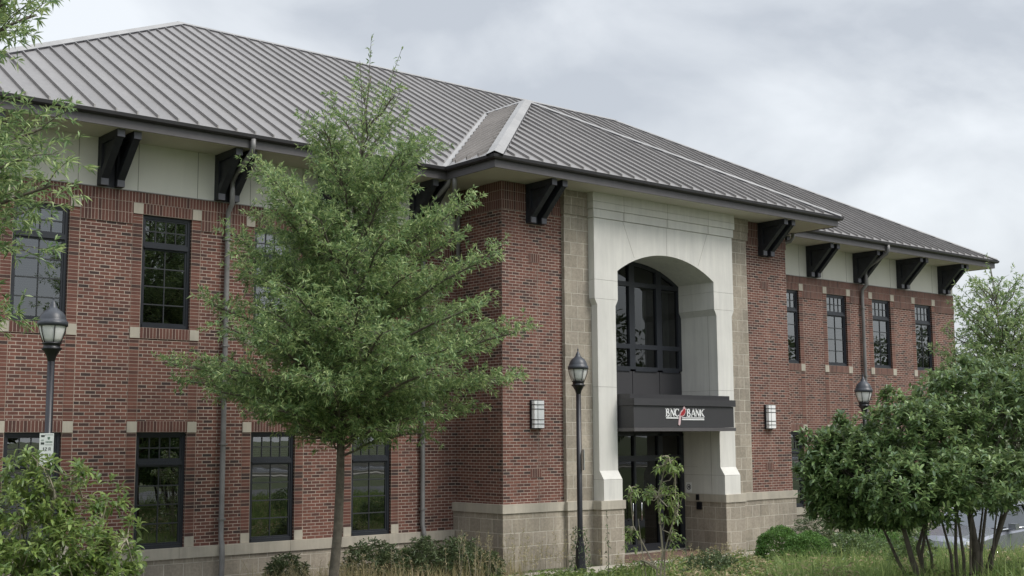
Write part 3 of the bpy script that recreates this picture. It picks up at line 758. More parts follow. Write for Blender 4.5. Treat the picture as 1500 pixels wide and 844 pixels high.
mb.box(XL - ei, XL + 0.1, 0.3, 16.8 + ei, ZS, ZS + 0.02, 'soffit'); mb.box(XRr - 0.1, XRr + ei, 0.3, 16.8 + ei, ZS, ZS + 0.02, 'soffit')
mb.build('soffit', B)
mb = MB(); t = 0.03; zf0, zf1 = ZS - 0.012, ZE - 0.02
def fbox(a, b, c_, d): mb.box(a, b, c_, d, zf0, zf1, 'fascia')
fbox(XL - ei - t, -ei, -ei - t, -ei); fbox(WB + ei, XRr + ei + t, -ei - t, -ei)
fbox(-ei - t, -ei, -P_ - ei, -ei); fbox(WB + ei, WB + ei + t, -P_ - ei, -ei)
fbox(-ei - t, WB + ei + t, -P_ - ei - t, -P_ - ei)
fbox(XL - ei - t, XL - ei, -ei, 16.8 + ei); fbox(XRr + ei, XRr + ei + t, -ei, 16.8 + ei)
mb.build('fascia', B)
# gutter: half-round-ish profile swept along the eaves
def gutter(mb, pts, inward):
    prof = [(0.0, 0.12), (0.0, 0.055), (0.03, 0.04), (0.07, 0.04), (0.10, 0.06), (0.11, 0.12), (0.122, 0.12), (0.11, 0.055), (0.075, 0.027), (0.025, 0.027), (-0.0, 0.04)]
    rows = []
    for i, p_ in enumerate(pts):
        p_ = Vector(p_); nrm = Vector(inward[i]); rows.append([p_ + nrm * d + Vector((0, 0, z)) for d, z in prof])
    for i in range(len(rows) - 1):
        for j in range(len(prof) - 1):
            mb.quad([rows[i][j], rows[i][j + 1], rows[i + 1][j + 1], rows[i + 1][j]], 'gutter')
e2 = ei + t; zg = ZE - 0.115
mb = MB(); gutter(mb, [(XL - e2, 17.9, zg), (XL - e2, -e2, zg), (-e2, -e2, zg)], [(-1, 0, 0), (-1, -1, 0), (0, -1, 0)]); mb.build('gutter', B)
mb = MB(); gutter(mb, [(-e2, -e2 - 0.0, zg), (-e2, -P_ - e2, zg), (WB + e2, -P_ - e2, zg), (WB + e2, -e2, zg)], [(-1, 0, 0), (-1, -1, 0), (1, -1, 0), (1, 0, 0)]); mb.build('gutter', B)
mb = MB(); gutter(mb, [(WB + e2, -e2, zg), (XRr + e2, -e2, zg), (XRr + e2, 17.9, zg)], [(0, -1, 0), (1, -1, 0), (1, 0, 0)]); mb.build('gutter', B)

# roofs
K = 0.574; Z0 = ZE + 0.015; YR = 8.39; RO = 1.13
hx0, hx1 = XL - RO, XRr + RO; hy0, hy1 = -RO, 2 * YR + RO
dR = YR - hy0; ZR = Z0 + K * dR
rx0, rx1 = hx0 + dR, hx1 - dR
mb = MB()
c1, c2, c3, c4 = (hx0, hy0, Z0), (hx1, hy0, Z0), (hx1, hy1, Z0), (hx0, hy1, Z0); a1, a2 = (rx0, YR, ZR), (rx1, YR, ZR)
mb.quad([c1, c2, a2, a1], 'roof'); mb.quad([c2, c3, a2], 'roof'); mb.quad([c3, c4, a1, a2], 'roof'); mb.quad([c4, c1, a1], 'roof')
mb.box(hx0, hx1, hy0 - 0.004, hy0 + 0.004, Z0 - 0.03, Z0, 'roofcap')
def seam_y(mb, x, y0, z0, y1, z1, h=0.06, w_=0.026):
    mb.quad([(x - w_ / 2, y0, z0), (x - w_ / 2, y0, z0 + h), (x - w_ / 2, y1, z1 + h), (x - w_ / 2, y1, z1)][::-1][::-1], 'roof')
    mb.quad([(x + w_ / 2, y0, z0), (x + w_ / 2, y1, z1), (x + w_ / 2, y1, z1 + h), (x + w_ / 2, y0, z0 + h)], 'roof')
    mb.quad([(x - w_ / 2, y0, z0 + h), (x + w_ / 2, y0, z0 + h), (x + w_ / 2, y1, z1 + h), (x - w_ / 2, y1, z1 + h)], 'roof')
    mb.quad([(x - w_ / 2, y0, z0), (x + w_ / 2, y0, z0), (x + w_ / 2, y0, z0 + h), (x - w_ / 2, y0, z0 + h)], 'roofcap')
def seam_x(mb, y, x0, z0, x1, z1, h=0.075, w_=0.026):
    for s in (-1, 1):
        mb.quad([(x0, y + s * w_ / 2, z0), (x1, y + s * w_ / 2, z1), (x1, y + s * w_ / 2, z1 + h), (x0, y + s * w_ / 2, z0 + h)], 'roof')
    mb.quad([(x0, y - w_ / 2, z0 + h), (x1, y - w_ / 2, z1 + h), (x1, y + w_ / 2, z1 + h), (x0, y + w_ / 2, z0 + h)], 'roof')
bx0, bx1, by0 = -RO, WB + RO, -P_ - RO
dB = (bx1 - bx0) / 2; xa = (bx0 + bx1) / 2; ya = by0 + dB; za = Z0 + K * dB; yb = hy0 + dB
sp = 0.4165; x = -10.506 - 6 * sp
while x < hx1 - 0.2:
    run = min(dR, x - hx0, hx1 - x)
    if run > 0.3:
        y0 = hy0 + 0.03
        if bx0 < x < bx1: y0 = hy0 + min(x - bx0, bx1 - x) + 0.12
        cut = 0.15 if run >= dR else 0.27
        if y0 < hy0 + run - 0.4: seam_y(mb, x, y0, Z0 + K * (y0 - hy0), hy0 + run - cut, Z0 + K * (run - cut))
    x += sp
roof = mb.build('roof', B); roof['label'] = 'main hipped roof of grey standing seam metal'
def hipcap(mb, a, b, d1, d2, w_=0.16, lift=0.055):
    a, b = Vector(a), Vector(b); d1, d2 = Vector(d1), Vector(d2)
    up = Vector((0, 0, lift))
    for d in (d1, d2):
        q_ = [a + up * 1.15, b + up * 1.15, b + d * w_ + up * 0.9, a + d * w_ + up * 0.9]
        mb.quad(q_, 'roofcap'); mb.quad([a + d * w_ + up * 0.9, b + d * w_ + up * 0.9, b + d * w_, a + d * w_], 'gutter')  # dark lip colour paints in the shadow gap below the cap edge
def dn(nx, ny, k=K): return Vector((nx, ny, -k)).normalized()
mb = MB()
# width directions lie in each roof plane, perpendicular to the cap line
def capdirs(a, b, n1, n2):
    l_ = (Vector(b) - Vector(a)).normalized(); r_ = []
    for nn in (n1, n2):
        nn = Vector(nn).normalized(); d = l_.cross(nn).normalized()
        if d.z > 0: d = -d
        r_.append(d)
    return r_
nF, nL, nR, nB = (0, -K, 1), (-K, 0, 1), (K, 0, 1), (0, K, 1)
for a, b, n1, n2 in ((c1, a1, nF, nL), (c2, a2, nF, nR), (a1, a2, nF, nB), (c3, a2, nB, nR), (c4, a1, nB, nL)):
    d = capdirs(a, b, n1, n2); hipcap(mb, a, b, d[0], d[1], 0.17 if (a, b) != (a1, a2) else 0.13)
mb.build('ridge_cap', roof)
mb = MB()
b1, b2, ap, ar = (bx0, by0, Z0), (bx1, by0, Z0), (xa, ya, za), (xa, yb, za)
v1, v2 = (bx0, hy0, Z0), (bx1, hy0, Z0)
L_ = 0.012
mb.quad([b1, b2, ap], 'roof'); mb.quad([b1, ap, ar, v1], 'roof'); mb.quad([b2, v2, ar, ap], 'roof')
x = bx0 + 0.196
while x < bx1 - 0.1:
    run = min(x - bx0, bx1 - x); 
    if run > 0.4: seam_y(mb, x, by0 + 0.03, Z0 + K * 0.03, by0 + run - 0.30, Z0 + K * (run - 0.30))
    x += sp
y = by0 + 0.35
while y < yb:
    r1 = min(y - by0, dB) ; r0 = max(0.03, y - hy0)
    if r1 - r0 > 0.15:
        rr = r1 - (0.30 if r1 < dB else 0.22)
        if rr > r0 + 0.15: seam_x(mb, y, bx0 + r0 + 0.12, Z0 + K * (r0 + 0.12), bx0 + rr, Z0 + K * rr); seam_x(mb, y, bx1 - r0 - 0.12, Z0 + K * (r0 + 0.12), bx1 - rr, Z0 + K * rr)
    y += sp
roof2 = mb.build('roof', B); roof2['label'] = 'smaller hipped roof over the entrance bay'
mb = MB()
for a, b, n1, n2 in ((b1, ap, nF, nL), (b2, ap, nF, nR), (ap, ar, nL, nR)):
    d = capdirs(a, b, n1, n2); hipcap(mb, a, b, d[0], d[1], 0.2)
mb.build('hip_cap', roof2)
mb = MB()   # valley flashing
for v, s in ((v1, 1), (v2, -1)):
    a, b = Vector(v) + Vector((0, 0, 0.012)), Vector(ar) + Vector((0, 0, 0.012))
    d1 = Vector((-s * 0.10, 0, 0)); d2 = Vector((0, -0.10, 0.0))
    mb.quad([a, b, b + d1 + Vector((0, 0, 0)), a + d1], 'roofcap'); mb.quad([a, b, b + d2, a + d2], 'roofcap')
mb.build('valley_flashing', roof2)

# brackets
def bracket(cx_, yw, zb=ZT + 0.018):
    mb = MB(); 
    mb.box(cx_ - 0.245, cx_ + 0.245, yw - 0.05, yw - 0.006, zb, ZS - 0.002, 'timber')
    for s in (-1, 1):
        a = cx_ + s * 0.163 - 0.077; b = a + 0.154
        mb.box(a, b, yw - 0.92, yw - 0.05, ZS - 0.155, ZS - 0.004, 'timber')                      # beam
        mb.box(a, b, yw - 0.17, yw - 0.05, zb, ZS - 0.156, 'timber')                      # post
        mb.prism([(yw - 0.17, zb + 0.10), (yw - 0.17, zb + 0.30), (yw - 0.70, ZS - 0.157), (yw - 0.88, ZS - 0.157)], a + 0.006, b - 0.006, 'timber', axis='x')
        mb.prism([(yw - 0.165, zb + 0.1), (yw - 0.165, ZS - 0.157), (yw - 0.74, ZS - 0.157)], a + 0.045, b - 0.045, 'timber', axis='x')
        mb.box(a + 0.004, b - 0.004, yw - 0.935, yw - 0.921, ZS - 0.15, ZS - 0.012, 'endcap')
        mb.box(a + 0.004, b - 0.004, yw - 0.20, yw - 0.171, zb + 0.0, zb + 0.14, 'endcap')
    mb.build('eave_bracket', B)
for c0 in [-11.04, -8.50, -6.03, -3.57, -1.10]:
    bracket(c0, 0.0); bracket(2 * CX - c0, 0.0)
for c0 in (0.96, WB - 0.96): bracket(c0, -P_, 7.06)

# downspouts
def spout(pts, name='downspout', r=0.055):
    mb = MB(); mb.tube(pts, r, 'spout', 10)
    for p_ in pts[3:-2:1]: pass
    o = mb.build(name, B); return o
for xs_ in (-5.99, 16.48, -1.0):
    zc = 7.5
    top = [(xs_, -1.12, 8.15), (xs_, -1.12, 7.98), (xs_, -1.06, 7.88), (xs_, -0.42, 7.55), (xs_, -0.27, 7.42), (xs_, -0.26, 7.25), (xs_, -0.26, 6.95), (xs_, -0.10, 6.8)]
    o = spout(top + [(xs_, -0.09, 6.6), (xs_, -0.09, 3.0), (xs_, -0.09, 0.15), (xs_, -0.14, 0.02), (xs_, -0.16, -0.25), (xs_, -0.15, -0.6), (xs_, -0.15, GZ)])
    for z in (6.2, 4.0, 2.0, 0.5):
        mb = MB(); mb.box(xs_ - 0.07, xs_ + 0.07, -0.155, -0.03, z, z + 0.03, 'spout'); mb.build('strap', o)
# short elbows beside the bay
spout([(-1.0, -1.3, 8.1), (-1.0, -1.3, 7.85), (-0.93, -1.2, 7.72), (-0.5, -0.7, 7.55), (-0.09, -0.3, 7.42), (-0.07, -0.2, 7.25), (-0.07, -0.2, 6.0)])
spout([(WB + 1.0, -1.3, 8.1), (WB + 1.0, -1.3, 7.85), (WB + 0.93, -1.25, 7.74), (WB + 0.5, -0.8, 7.6), (WB + 0.09, -0.35, 7.5), (WB + 0.07, -0.3, 7.2), (WB + 0.07, -0.3, 5.0)])

# ================================================================== STREET LAMPS
def lamp(x, y, zrim, zg, label):
    r = empty('street_lamp', (x, y, zg), label, 'street lamp', 'black lamp posts in front of the bank')
    z = zrim
    mb = MB()
    mb.lathe([(0.15, zg - 0.1 - zg), (0.15, 0.05), (0.12, 0.12), (0.10, 0.55), (0.075, 0.65), (0.062, 0.75), (0.056, z - zg - 0.58)], (x, y, zg), 'black', 16)
    mb.build('pole', r)
    mb = MB(); mb.lathe([(0.05, -0.60), (0.055, -0.58), (0.075, -0.50), (0.12, -0.42), (0.155, -0.385), (0.16, -0.37), (0.13, -0.365), (0.13, -0.31), (0.15, -0.30), (0.15, -0.285), (0.12, -0.28)], (x, y, z), 'black', 20)
    mb.build('fitter', r)
    mb = MB(); mb.lathe([(0.118, -0.279), (0.15, -0.22), (0.185, -0.12), (0.205, -0.03), (0.205, -0.002)], (x, y, z), 'frost', 24); mb.build('globe', r)
    mb = MB()
    for k in range(6):
        a = pi / 3 * k + 0.35
        mb.tube([(x + q * cos(a), y + q * sin(a), z + h) for q, h in ((0.135, -0.29), (0.165, -0.22), (0.198, -0.12), (0.218, -0.03), (0.222, 0.0))], 0.008, 'black', 5)
    c_ = mb.build('cage', r)
    mb = MB(); mb.lathe([(0.20, -0.02), (0.235, -0.02), (0.235, 0.05), (0.215, 0.06), (0.205, 0.10), (0.185, 0.155), (0.15, 0.205), (0.10, 0.245), (0.065, 0.275), (0.055, 0.31), (0.035, 0.35), (0.022, 0.38), (0.012, 0.39), (0.016, 0.42), (0.018, 0.435), (0.006, 0.45), (0.004, 0.49)], (x, y, z), 'slate', 28); mb.build('cap', r)
    return r
l1 = lamp(-10.74, -3.55, 3.93, hgt(-10.7, -3.55), 'black lamp post at the left with a white sign strapped to its pole')
l2 = lamp(1.40, -2.75, 3.66, GZ, 'black lamp post standing before the left pier of the entrance')
l3 = lamp(10.50, -4.06, 3.28, hgt(10.5, -4.06), 'dark lamp post rising behind the big green shrub on the right')

# parking sign on the left post, facing the street to the left
def sign(parent, c, rz, w_, h, marks=True):
    ca, sa = cos(rz), sin(rz)
    def T(a, b, z): return (c[0] + a * ca - b * sa, c[1] + a * sa + b * ca, c[2] + z)
    def slab(mb, a0, a1, z0, z1, b0, b1, mat):
        P = [T(a, b, z) for z in (z0, z1) for a, b in ((a0, b0), (a1, b0), (a1, b1), (a0, b1))]
        for f in ((0, 3, 2, 1), (4, 5, 6, 7), (0, 1, 5, 4), (1, 2, 6, 5), (2, 3, 7, 6), (3, 0, 4, 7)): mb.quad([P[j] for j in f], mat)
    mb = MB(); slab(mb, -w_ / 2, w_ / 2, 0, h, -0.004, 0.004, 'signwhite'); 
    o = mb.build('sign_plate', parent, bevel=0.003)
    if marks:
        mb = MB()
        def m(a0, a1, z0, z1, mat='signdark'): slab(mb, a0 * w_ - w_ / 2, a1 * w_ - w_ / 2, z0 * h, z1 * h, -0.0065, -0.0045, mat)
        m(0.10, 0.36, 0.885, 0.945); m(0.10, 0.34, 0.65, 0.72); m(0.36, 0.93, 0.945, 0.955)
        m(0.56, 0.74, 0.83, 0.885, 'signgreen'); m(0.60, 0.70, 0.80, 0.83, 'signgreen')
        for k in range(5): m(0.44 + 0.1 * k, 0.50 + 0.1 * k, 0.70, 0.755, 'signgreen')
        m(0.42, 0.93, 0.635, 0.645); m(0.12, 0.30, 0.76, 0.775, 'signgreen'); m(0.12, 0.30, 0.79, 0.80, 'signgreen')
        # the hour line "12"
        m(0.27, 0.33, 0.46, 0.56); 
        m(0.40, 0.54, 0.545, 0.56); m(0.49, 0.54, 0.51, 0.55); m(0.40, 0.54, 0.505, 0.515); m(0.40, 0.45, 0.46, 0.51); m(0.40, 0.54, 0.455, 0.47)
        m(0.66, 0.70, 0.46, 0.56); m(0.70, 0.78, 0.50, 0.515); m(0.76, 0.80, 0.46, 0.56); m(0.70, 0.78, 0.545, 0.56)
        for k, (a, b) in enumerate(((0.18, 0.24), (0.42, 0.48), (0.60, 0.64), (0.74, 0.80))): m(a, b, 0.28, 0.37)
        m(0.12, 0.30, 0.355, 0.37); m(0.48, 0.56, 0.355, 0.37); m(0.2, 0.8, 0.19, 0.21)
        m(0.10, 0.75, 0.045, 0.055)
        mb.build('sign_lettering', o)
    return o
MATS['signwhite'] = flat('sign_white', (0.62, 0.65, 0.62), 0.5, var=0.04)
MATS['signdark'] = flat('sign_black', (0.03, 0.04, 0.035), 0.5)
MATS['signgreen'] = flat('sign_green', (0.10, 0.16, 0.12), 0.5)
sign(l1, (-10.79, -3.63, 1.72), radians(-25), 0.21, 0.50)
sign(l2, (1.50, -2.78, 1.38), radians(56), 0.30, 0.46, False)

# ================================================================== PARKED CAR
def car(cx, cy, zg):
    r = empty('parked_car', (cx, cy, zg), 'silver car parked beyond the shrub trunks at the far right', 'car')
    def loft(mb, secs, mat):
        # secs: list of (x, [(y,z)...])
        n = len(secs[0][1])
        for i in range(len(secs) - 1):
            for j in range(n - 1):
                a, b = secs[i], secs[i + 1]
                mb.quad([(cx + a[0], cy + a[1][j][0], zg + a[1][j][1]), (cx + b[0], cy + b[1][j][0], zg + b[1][j][1]), (cx + b[0], cy + b[1][j + 1][0], zg + b[1][j + 1][1]), (cx + a[0], cy + a[1][j + 1][0], zg + a[1][j + 1][1])], mat, smooth=True)
    def sec(x, w_, zb, zs, zt):     # body half-section: sill, side, shoulder, top
        return (x, [(-w_ * 0.9, zb), (-w_ * 0.99, zb + 0.1), (-w_, (zb + zs) / 2), (-w_ * 0.985, zs - 0.06), (-w_ * 0.93, zs), (-w_ * 0.6, zt), (0, zt + 0.01), (w_ * 0.6, zt), (w_ * 0.93, zs), (w_ * 0.985, zs - 0.06), (w_, (zb + zs) / 2), (w_ * 0.99, zb + 0.1), (w_ * 0.9, zb)])
    mb = MB()
    loft(mb, [sec(-2.32, 0.55, 0.35, 0.55, 0.58), sec(-2.26, 0.72, 0.25, 0.66, 0.70), sec(-2.05, 0.84, 0.2, 0.74, 0.80), sec(-1.5, 0.89, 0.2, 0.83, 0.90), sec(-0.95, 0.90, 0.2, 0.88, 0.97), sec(0, 0.91, 0.2, 0.92, 0.96), sec(1.3, 0.91, 0.2, 0.95, 0.98), sec(1.95, 0.87, 0.22, 0.95, 1.02), sec(2.25, 0.78, 0.28, 0.88, 0.95), sec(2.32, 0.6, 0.35, 0.7, 0.75)], 'car_paint')
    mb.build('body', r)
    mb = MB()
    def gs(x, w_, zt): return (x, [(-0.84, 0.92), (-w_, zt - 0.03), (-w_ * 0.85, zt), (0, zt + 0.02), (w_ * 0.85, zt), (w_, zt - 0.03), (0.84, 0.92)])
    loft(mb, [gs(-1.0, 0.8, 0.95), gs(-0.25, 0.62, 1.37), gs(0.2, 0.60, 1.43), gs(0.9, 0.60, 1.42), gs(1.35, 0.61, 1.33), gs(2.0, 0.78, 0.99)], 'glasscar'); mb.build('glasshouse', r)
    mb = MB()
    loft(mb, [(x, [(-w_, z - 0.015), (-w_ * 0.85, z + 0.01), (0, z + 0.03), (w_ * 0.85, z + 0.01), (w_, z - 0.015)]) for x, w_, z in ((-0.3, 0.62, 1.37), (0.2, 0.61, 1.435), (0.9, 0.61, 1.425), (1.35, 0.62, 1.335))], 'car_paint')
    for s in (-1, 1):
        mb.tube([(cx - 1.02, cy + s * 0.82, zg + 0.95), (cx - 0.28, cy + s * 0.63, zg + 1.36), (cx + 0.2, cy + s * 0.615, zg + 1.42), (cx + 0.9, cy + s * 0.615, zg + 1.41), (cx + 1.36, cy + s * 0.63, zg + 1.32), (cx + 1.98, cy + s * 0.80, zg + 0.98)], 0.028, 'car_paint', 6)
        mb.tube([(cx + 0.32, cy + s * 0.845, zg + 0.93), (cx + 0.42, cy + s * 0.62, zg + 1.41)], 0.025, 'gutter', 5)
    mb.build('roof', r)
    mb = MB()
    mb.tube([(cx - 1.0, cy - 0.865, zg + 0.925), (cx + 0.3, cy - 0.87, zg + 0.945), (cx + 1.9, cy - 0.84, zg + 0.97)], 0.016, 'chrome', 5); mb.build('window_trim', r)
    for wx in (-1.42, 1.38):
        for s in (-1, 1):
            mb = MB(); y0 = cy + s * 0.80
            prof = [(0.0, -0.11), (0.29, -0.11), (0.325, -0.07), (0.33, 0), (0.325, 0.07), (0.29, 0.11), (0.0, 0.11)]
            n = 22
            for i in range(len(prof) - 1):
                for j in range(n):
                    a0, a1 = 2 * pi * j / n, 2 * pi * (j + 1) / n
                    (r0, d0), (r1, d1) = prof[i], prof[i + 1]
                    mb.quad([(cx + wx + r0 * cos(a0), y0 + d0, zg + 0.33 + r0 * sin(a0)), (cx + wx + r0 * cos(a1), y0 + d0, zg + 0.33 + r0 * sin(a1)), (cx + wx + r1 * cos(a1), y0 + d1, zg + 0.33 + r1 * sin(a1)), (cx + wx + r1 * cos(a0), y0 + d1, zg + 0.33 + r1 * sin(a0))], 'rubber', smooth=True)
            wh = mb.build('wheel', r)
            mb = MB()
            for k in range(5):
                a = 2 * pi * k / 5; yy = y0 + s * 0.115
                mb.tube([(cx + wx, yy, zg + 0.33), (cx + wx + 0.2 * cos(a), yy, zg + 0.33 + 0.2 * sin(a))], 0.03, 'chrome', 6)
            mb.build('rim', wh)
    mb = MB(); mb.prism([(cx - 2.27, cy - 0.76), (cx - 2.0, cy - 0.86), (cx - 2.0, cy - 0.80), (cx - 2.22, cy - 0.70)], zg + 0.60, zg + 0.73, 'white', axis='z'); mb.build('headlight', r)
    mb = MB(); mb.box(cx - 0.78, cx - 0.62, cy - 1.05, cy - 0.88, zg + 0.92, zg + 1.05, 'car_paint'); mb.build('mirror', r, bevel=0.03)
MATS['glasscar'] = glass('car_glass', 0.25, 0.12)
car(8.95, -8.3, -0.86)

# ================================================================== PLANTS
rgen = np.random.default_rng
def unit(v): return v / (np.linalg.norm(v, axis=-1, keepdims=True) + 1e-9)

def oak(name, label, base, top_z, env, axis, nl, seed, leafL=0.09, leafW=0.02, trunk_r=0.11, ymax=99, sub_step=0.15, twig_step=0.11, mat='oakleaf', lead=None, group=None, sidev=(0.767, -0.641), dens=1.0, azr=None, topw=1.5, flatn=0.2, snap=0.65):
    rng = rgen(seed); r = empty(name, base, label, 'tree', group)
    bx, by, bz = base
    zs = np.array([e[0] for e in env]); Ls = np.array([e[1] for e in env]); Rs = np.array([e[2] for e in env])
    def ax(z):
        t = max(0.0, (z - bz) / (top_z - bz)) ** 1.5; return np.array([bx + axis[0] * t, by + axis[1] * t, z])
    mb = MB()
    tz = np.linspace(bz - 0.1, top_z, 14)
    mb.tube([ax(z) + np.array([0.03 * sin(z * 2.3), 0.03 * cos(z * 1.7), 0]) for z in tz], [max(0.012, trunk_r * (1 - 0.93 * ((z - bz) / (top_z - bz))) * (1.25 if z < bz + 0.15 else 1)) for z in tz], 'bark', 10)
    P, D = [], []      # leaf positions, directions
    wts = (Ls + Rs) ** topw
    zz = np.linspace(zs.min(), zs.max(), 400); wz = np.interp(zz, zs, wts); cdf = np.cumsum(wz); cdf /= cdf[-1]
    az = rng.random() * 6.28
    for i in range(nl):
        zt = float(np.interp((i + 0.5) / nl, cdf, zz)); zt = (1 - snap) * zt + snap * (round(zt / 0.62 + 0.15 * sin(i * 2.4)) * 0.62) + rng.normal() * 0.07
        az += 2.39996 + rng.normal() * 0.2
        if azr is not None:
            a_ = azr[0] + rng.random() * (azr[1] - azr[0])
        else: a_ = az
        d = np.array([cos(a_), sin(a_)]); c_ = d[0] * sidev[0] + d[1] * sidev[1]
        lr = np.interp(zt, zs, Rs) if c_ > 0 else np.interp(zt, zs, Ls); av = 0.5 * (np.interp(zt, zs, Rs) + np.interp(zt, zs, Ls))
        R = (c_ * c_ * lr + (1 - c_ * c_) * av * 0.92) * (0.76 + 0.26 * rng.random() ** 0.7)
        frac = (zt - zs.min()) / (zs.max() - zs.min())
        rise = R * (0.18 + 0.95 * frac ** 1.2) + 0.1
        z0 = max(bz + 2.0, zt - rise)
        a0 = ax(z0); tip = ax(zt) + np.array([d[0] * R, d[1] * R, 0])
        if tip[1] > ymax:
            k_ = (ymax - a0[1]) / (tip[1] - a0[1]); tip = a0 + (tip - a0) * max(0.1, k_)
        ctrl = a0 + (tip - a0) * 0.5 + np.array([0, 0, 0.12 * R * (1 - frac) + 0.05])
        ts = np.linspace(0, 1, 7)
        pts = [(1 - t) ** 2 * a0 + 2 * t * (1 - t) * ctrl + t * t * tip + rng.normal(size=3) * 0.02 for t in ts]
        Ln = np.linalg.norm(tip - a0)
        mb.tube(pts, [0.012 + 0.018 * Ln / 2 * (1 - t) for t in ts], 'bark', 5, cap=False)
        pts = np.array(pts); side = 1
        s = 0.16 * Ln
        while s < Ln:
            t = s / Ln; p = np.array([np.interp(t, ts, pts[:, k]) for k in range(3)])
            fw = unit(pts[min(6, int(t * 6) + 1)] - pts[int(t * 6)] if t < 1 else pts[6] - pts[5])
            perp = unit(np.cross(fw, [0, 0, 1.0])) * side; side = -side
            sd_ = unit(fw * (0.55 + 0.6 * t) + perp * (1.0 + 0.2 * rng.normal()) + np.array([0, 0, 0.14 + 0.30 * frac + flatn * rng.normal()]))
            sl = (0.25 + 0.55 * (1 - t) * min(1, Ln / 2.2) + 0.15 * rng.random()) * (0.75 if Ln < 1 else 1)
            e_ = p + sd_ * sl; e_[2] -= 0.06 * sl
            if e_[1] > ymax + 0.3: s += sub_step; continue
            mb.tube([p, p + sd_ * sl * 0.5 + np.array([0, 0, 0.02]), e_], [0.008, 0.005, 0.003], 'bark', 3, cap=False)
            nt_ = max(2, int(sl / twig_step * dens))
            for k in range(nt_ + 1):
                q = p + (e_ - p) * ((k + 0.6) / (nt_ + 0.6))
                td = unit(sd_ * 0.7 + rng.normal(size=3) * np.array([0.55, 0.55, 0.4]) + np.array([0, 0, 0.12])); tl = 0.14 + 0.16 * rng.random()
                m1 = 7; tt = rng.random(m1)
                P.append(q + td * tl * tt[:, None]); D.append(unit(td + rng.normal(size=(m1, 3)) * 0.65))
                m2 = 6; P.append(np.repeat((q + td * tl)[None], m2, 0)); D.append(unit(td * 0.8 + rng.normal(size=(m2, 3)) * 0.6))
            s += sub_step * (0.8 + 0.4 * rng.random())
    for (lx, ly, lz, l0) in (lead or []):      # bare leading shoots
        a0 = ax(l0); tip = np.array([lx, ly, lz]); m_ = 46
        mb.tube([a0, (a0 + tip) / 2 + np.array([0.03, 0, 0.05]), tip], [0.012, 0.007, 0.003], 'bark', 4, cap=False)
        t = 0.25 + 0.75 * rng.random(m_); P.append(a0 + (tip - a0) * t[:, None]); D.append(unit(unit(tip - a0) * 0.6 + rng.normal(size=(m_, 3)) * 0.6))
    mb.build('trunk', r)
    P = np.concatenate(P); D = np.concatenate(D); D[:, 2] -= 0.1; n = len(P)
    Ln = leafL * (0.7 + 0.6 * rng.random(n)); Wd = leafW * (0.8 + 0.4 * rng.random(n))
    leaf_mesh('crown', P, unit(D), Ln, Wd, mat, r, 0.15, 0.12, seed)
    return r, n

def Zv(v, s=82.0): return 2.1 + (642 - v) / s
env = [(Zv(v), a, b) for v, a, b in ((650, 0.3, 1.3), (632, 0.9, 2.1), (612, 1.7, 2.2), (592, 2.6, 2.8), (565, 3.3, 2.9), (542, 3.6, 3.1), (520, 2.9, 2.5), (500, 2.5, 3.0), (480, 2.8, 3.2), (455, 3.2, 2.5), (428, 2.3, 1.75),
       (405, 2.1, 2.3), (378, 2.6, 2.6), (350, 2.55, 2.0), (325, 2.0, 1.8), (290, 2.1, 2.0), (262, 1.7, 1.3), (240, 2.0, 1.35), (212, 1.9, 1.25), (190, 1.2, 1.1), (160, 0.8, 0.8), (105, 0.35, 0.4))]
o1, n1_ = oak('willow_oak', 'tall young willow oak with layered narrow-leaved crown growing before the left wing', (-5.90, -4.27, GZ), 8.75, env, (0.40, -0.34), 98, 11, trunk_r=0.095,
    ymax=-0.55, topw=0.8, flatn=0.10, snap=0.0, lead=[(-5.55, -4.75, 9.45, 7.3), (-5.10, -5.1, 9.25, 7.2), (-5.7, -4.6, 9.0, 7.2), (-5.0, -5.0, 8.6, 6.8)], twig_step=0.085, sub_step=0.115, leafL=0.105, leafW=0.023)
print('oak leaves', n1_)
# nearer oak at the left edge: trunk outside the frame, branches reach in
env2 = [(z_, r_ * 0.72, r_ * 0.88) for z_, r_ in ((2.55, 0.5), (2.75, 1.1), (3.0, 1.35), (3.35, 1.7), (3.9, 1.75), (4.2, 1.95), (4.8, 2.0), (5.02, 1.5), (5.2, 0.9), (5.5, 1.1), (5.75, 1.75), (6.0, 1.8), (6.6, 1.7), (7.4, 1.2))]
# second tree at the left edge
b2 = (-15.35, -11.4)
o2, n2_ = oak('willow_oak', 'nearer willow oak whose branches reach in at the left edge of the view', (b2[0], b2[1], hgt(*b2)), 7.6, env2, (0.1, -0.1), 112, 5, topw=0.8,
    leafL=0.095, leafW=0.019, trunk_r=0.10, twig_step=0.10, sub_step=0.13)
print('oak2 leaves', n2_)
# oak at the right, in front of the building corner
env3 = [(z_, a_ * 1.13, b_ * 1.13) for z_, a_, b_ in ((2.3, 1.7, 1.7), (3.2, 1.8, 1.9), (4.2, 1.5, 1.6), (5.1, 1.15, 1.25), (5.7, 0.85, 0.95), (6.2, 0.6, 0.7), (6.6, 0.3, 0.4))]
o3, n3_ = oak('willow_oak', 'small willow oak seen past the right end of the bank', (14.6, -6.0, hgt(14.6, -6.0)), 6.7, env3, (-0.3, 0.25), 100, 8, topw=0.9, leafL=0.12, leafW=0.030, trunk_r=0.09,
    twig_step=0.15, sub_step=0.19, lead=[(14.2, -5.7, 7.1, 5.8), (13.7, -5.3, 6.7, 5.4), (14.9, -6.3, 6.5, 5.4), (13.5, -5.1, 6.3, 5.0)])

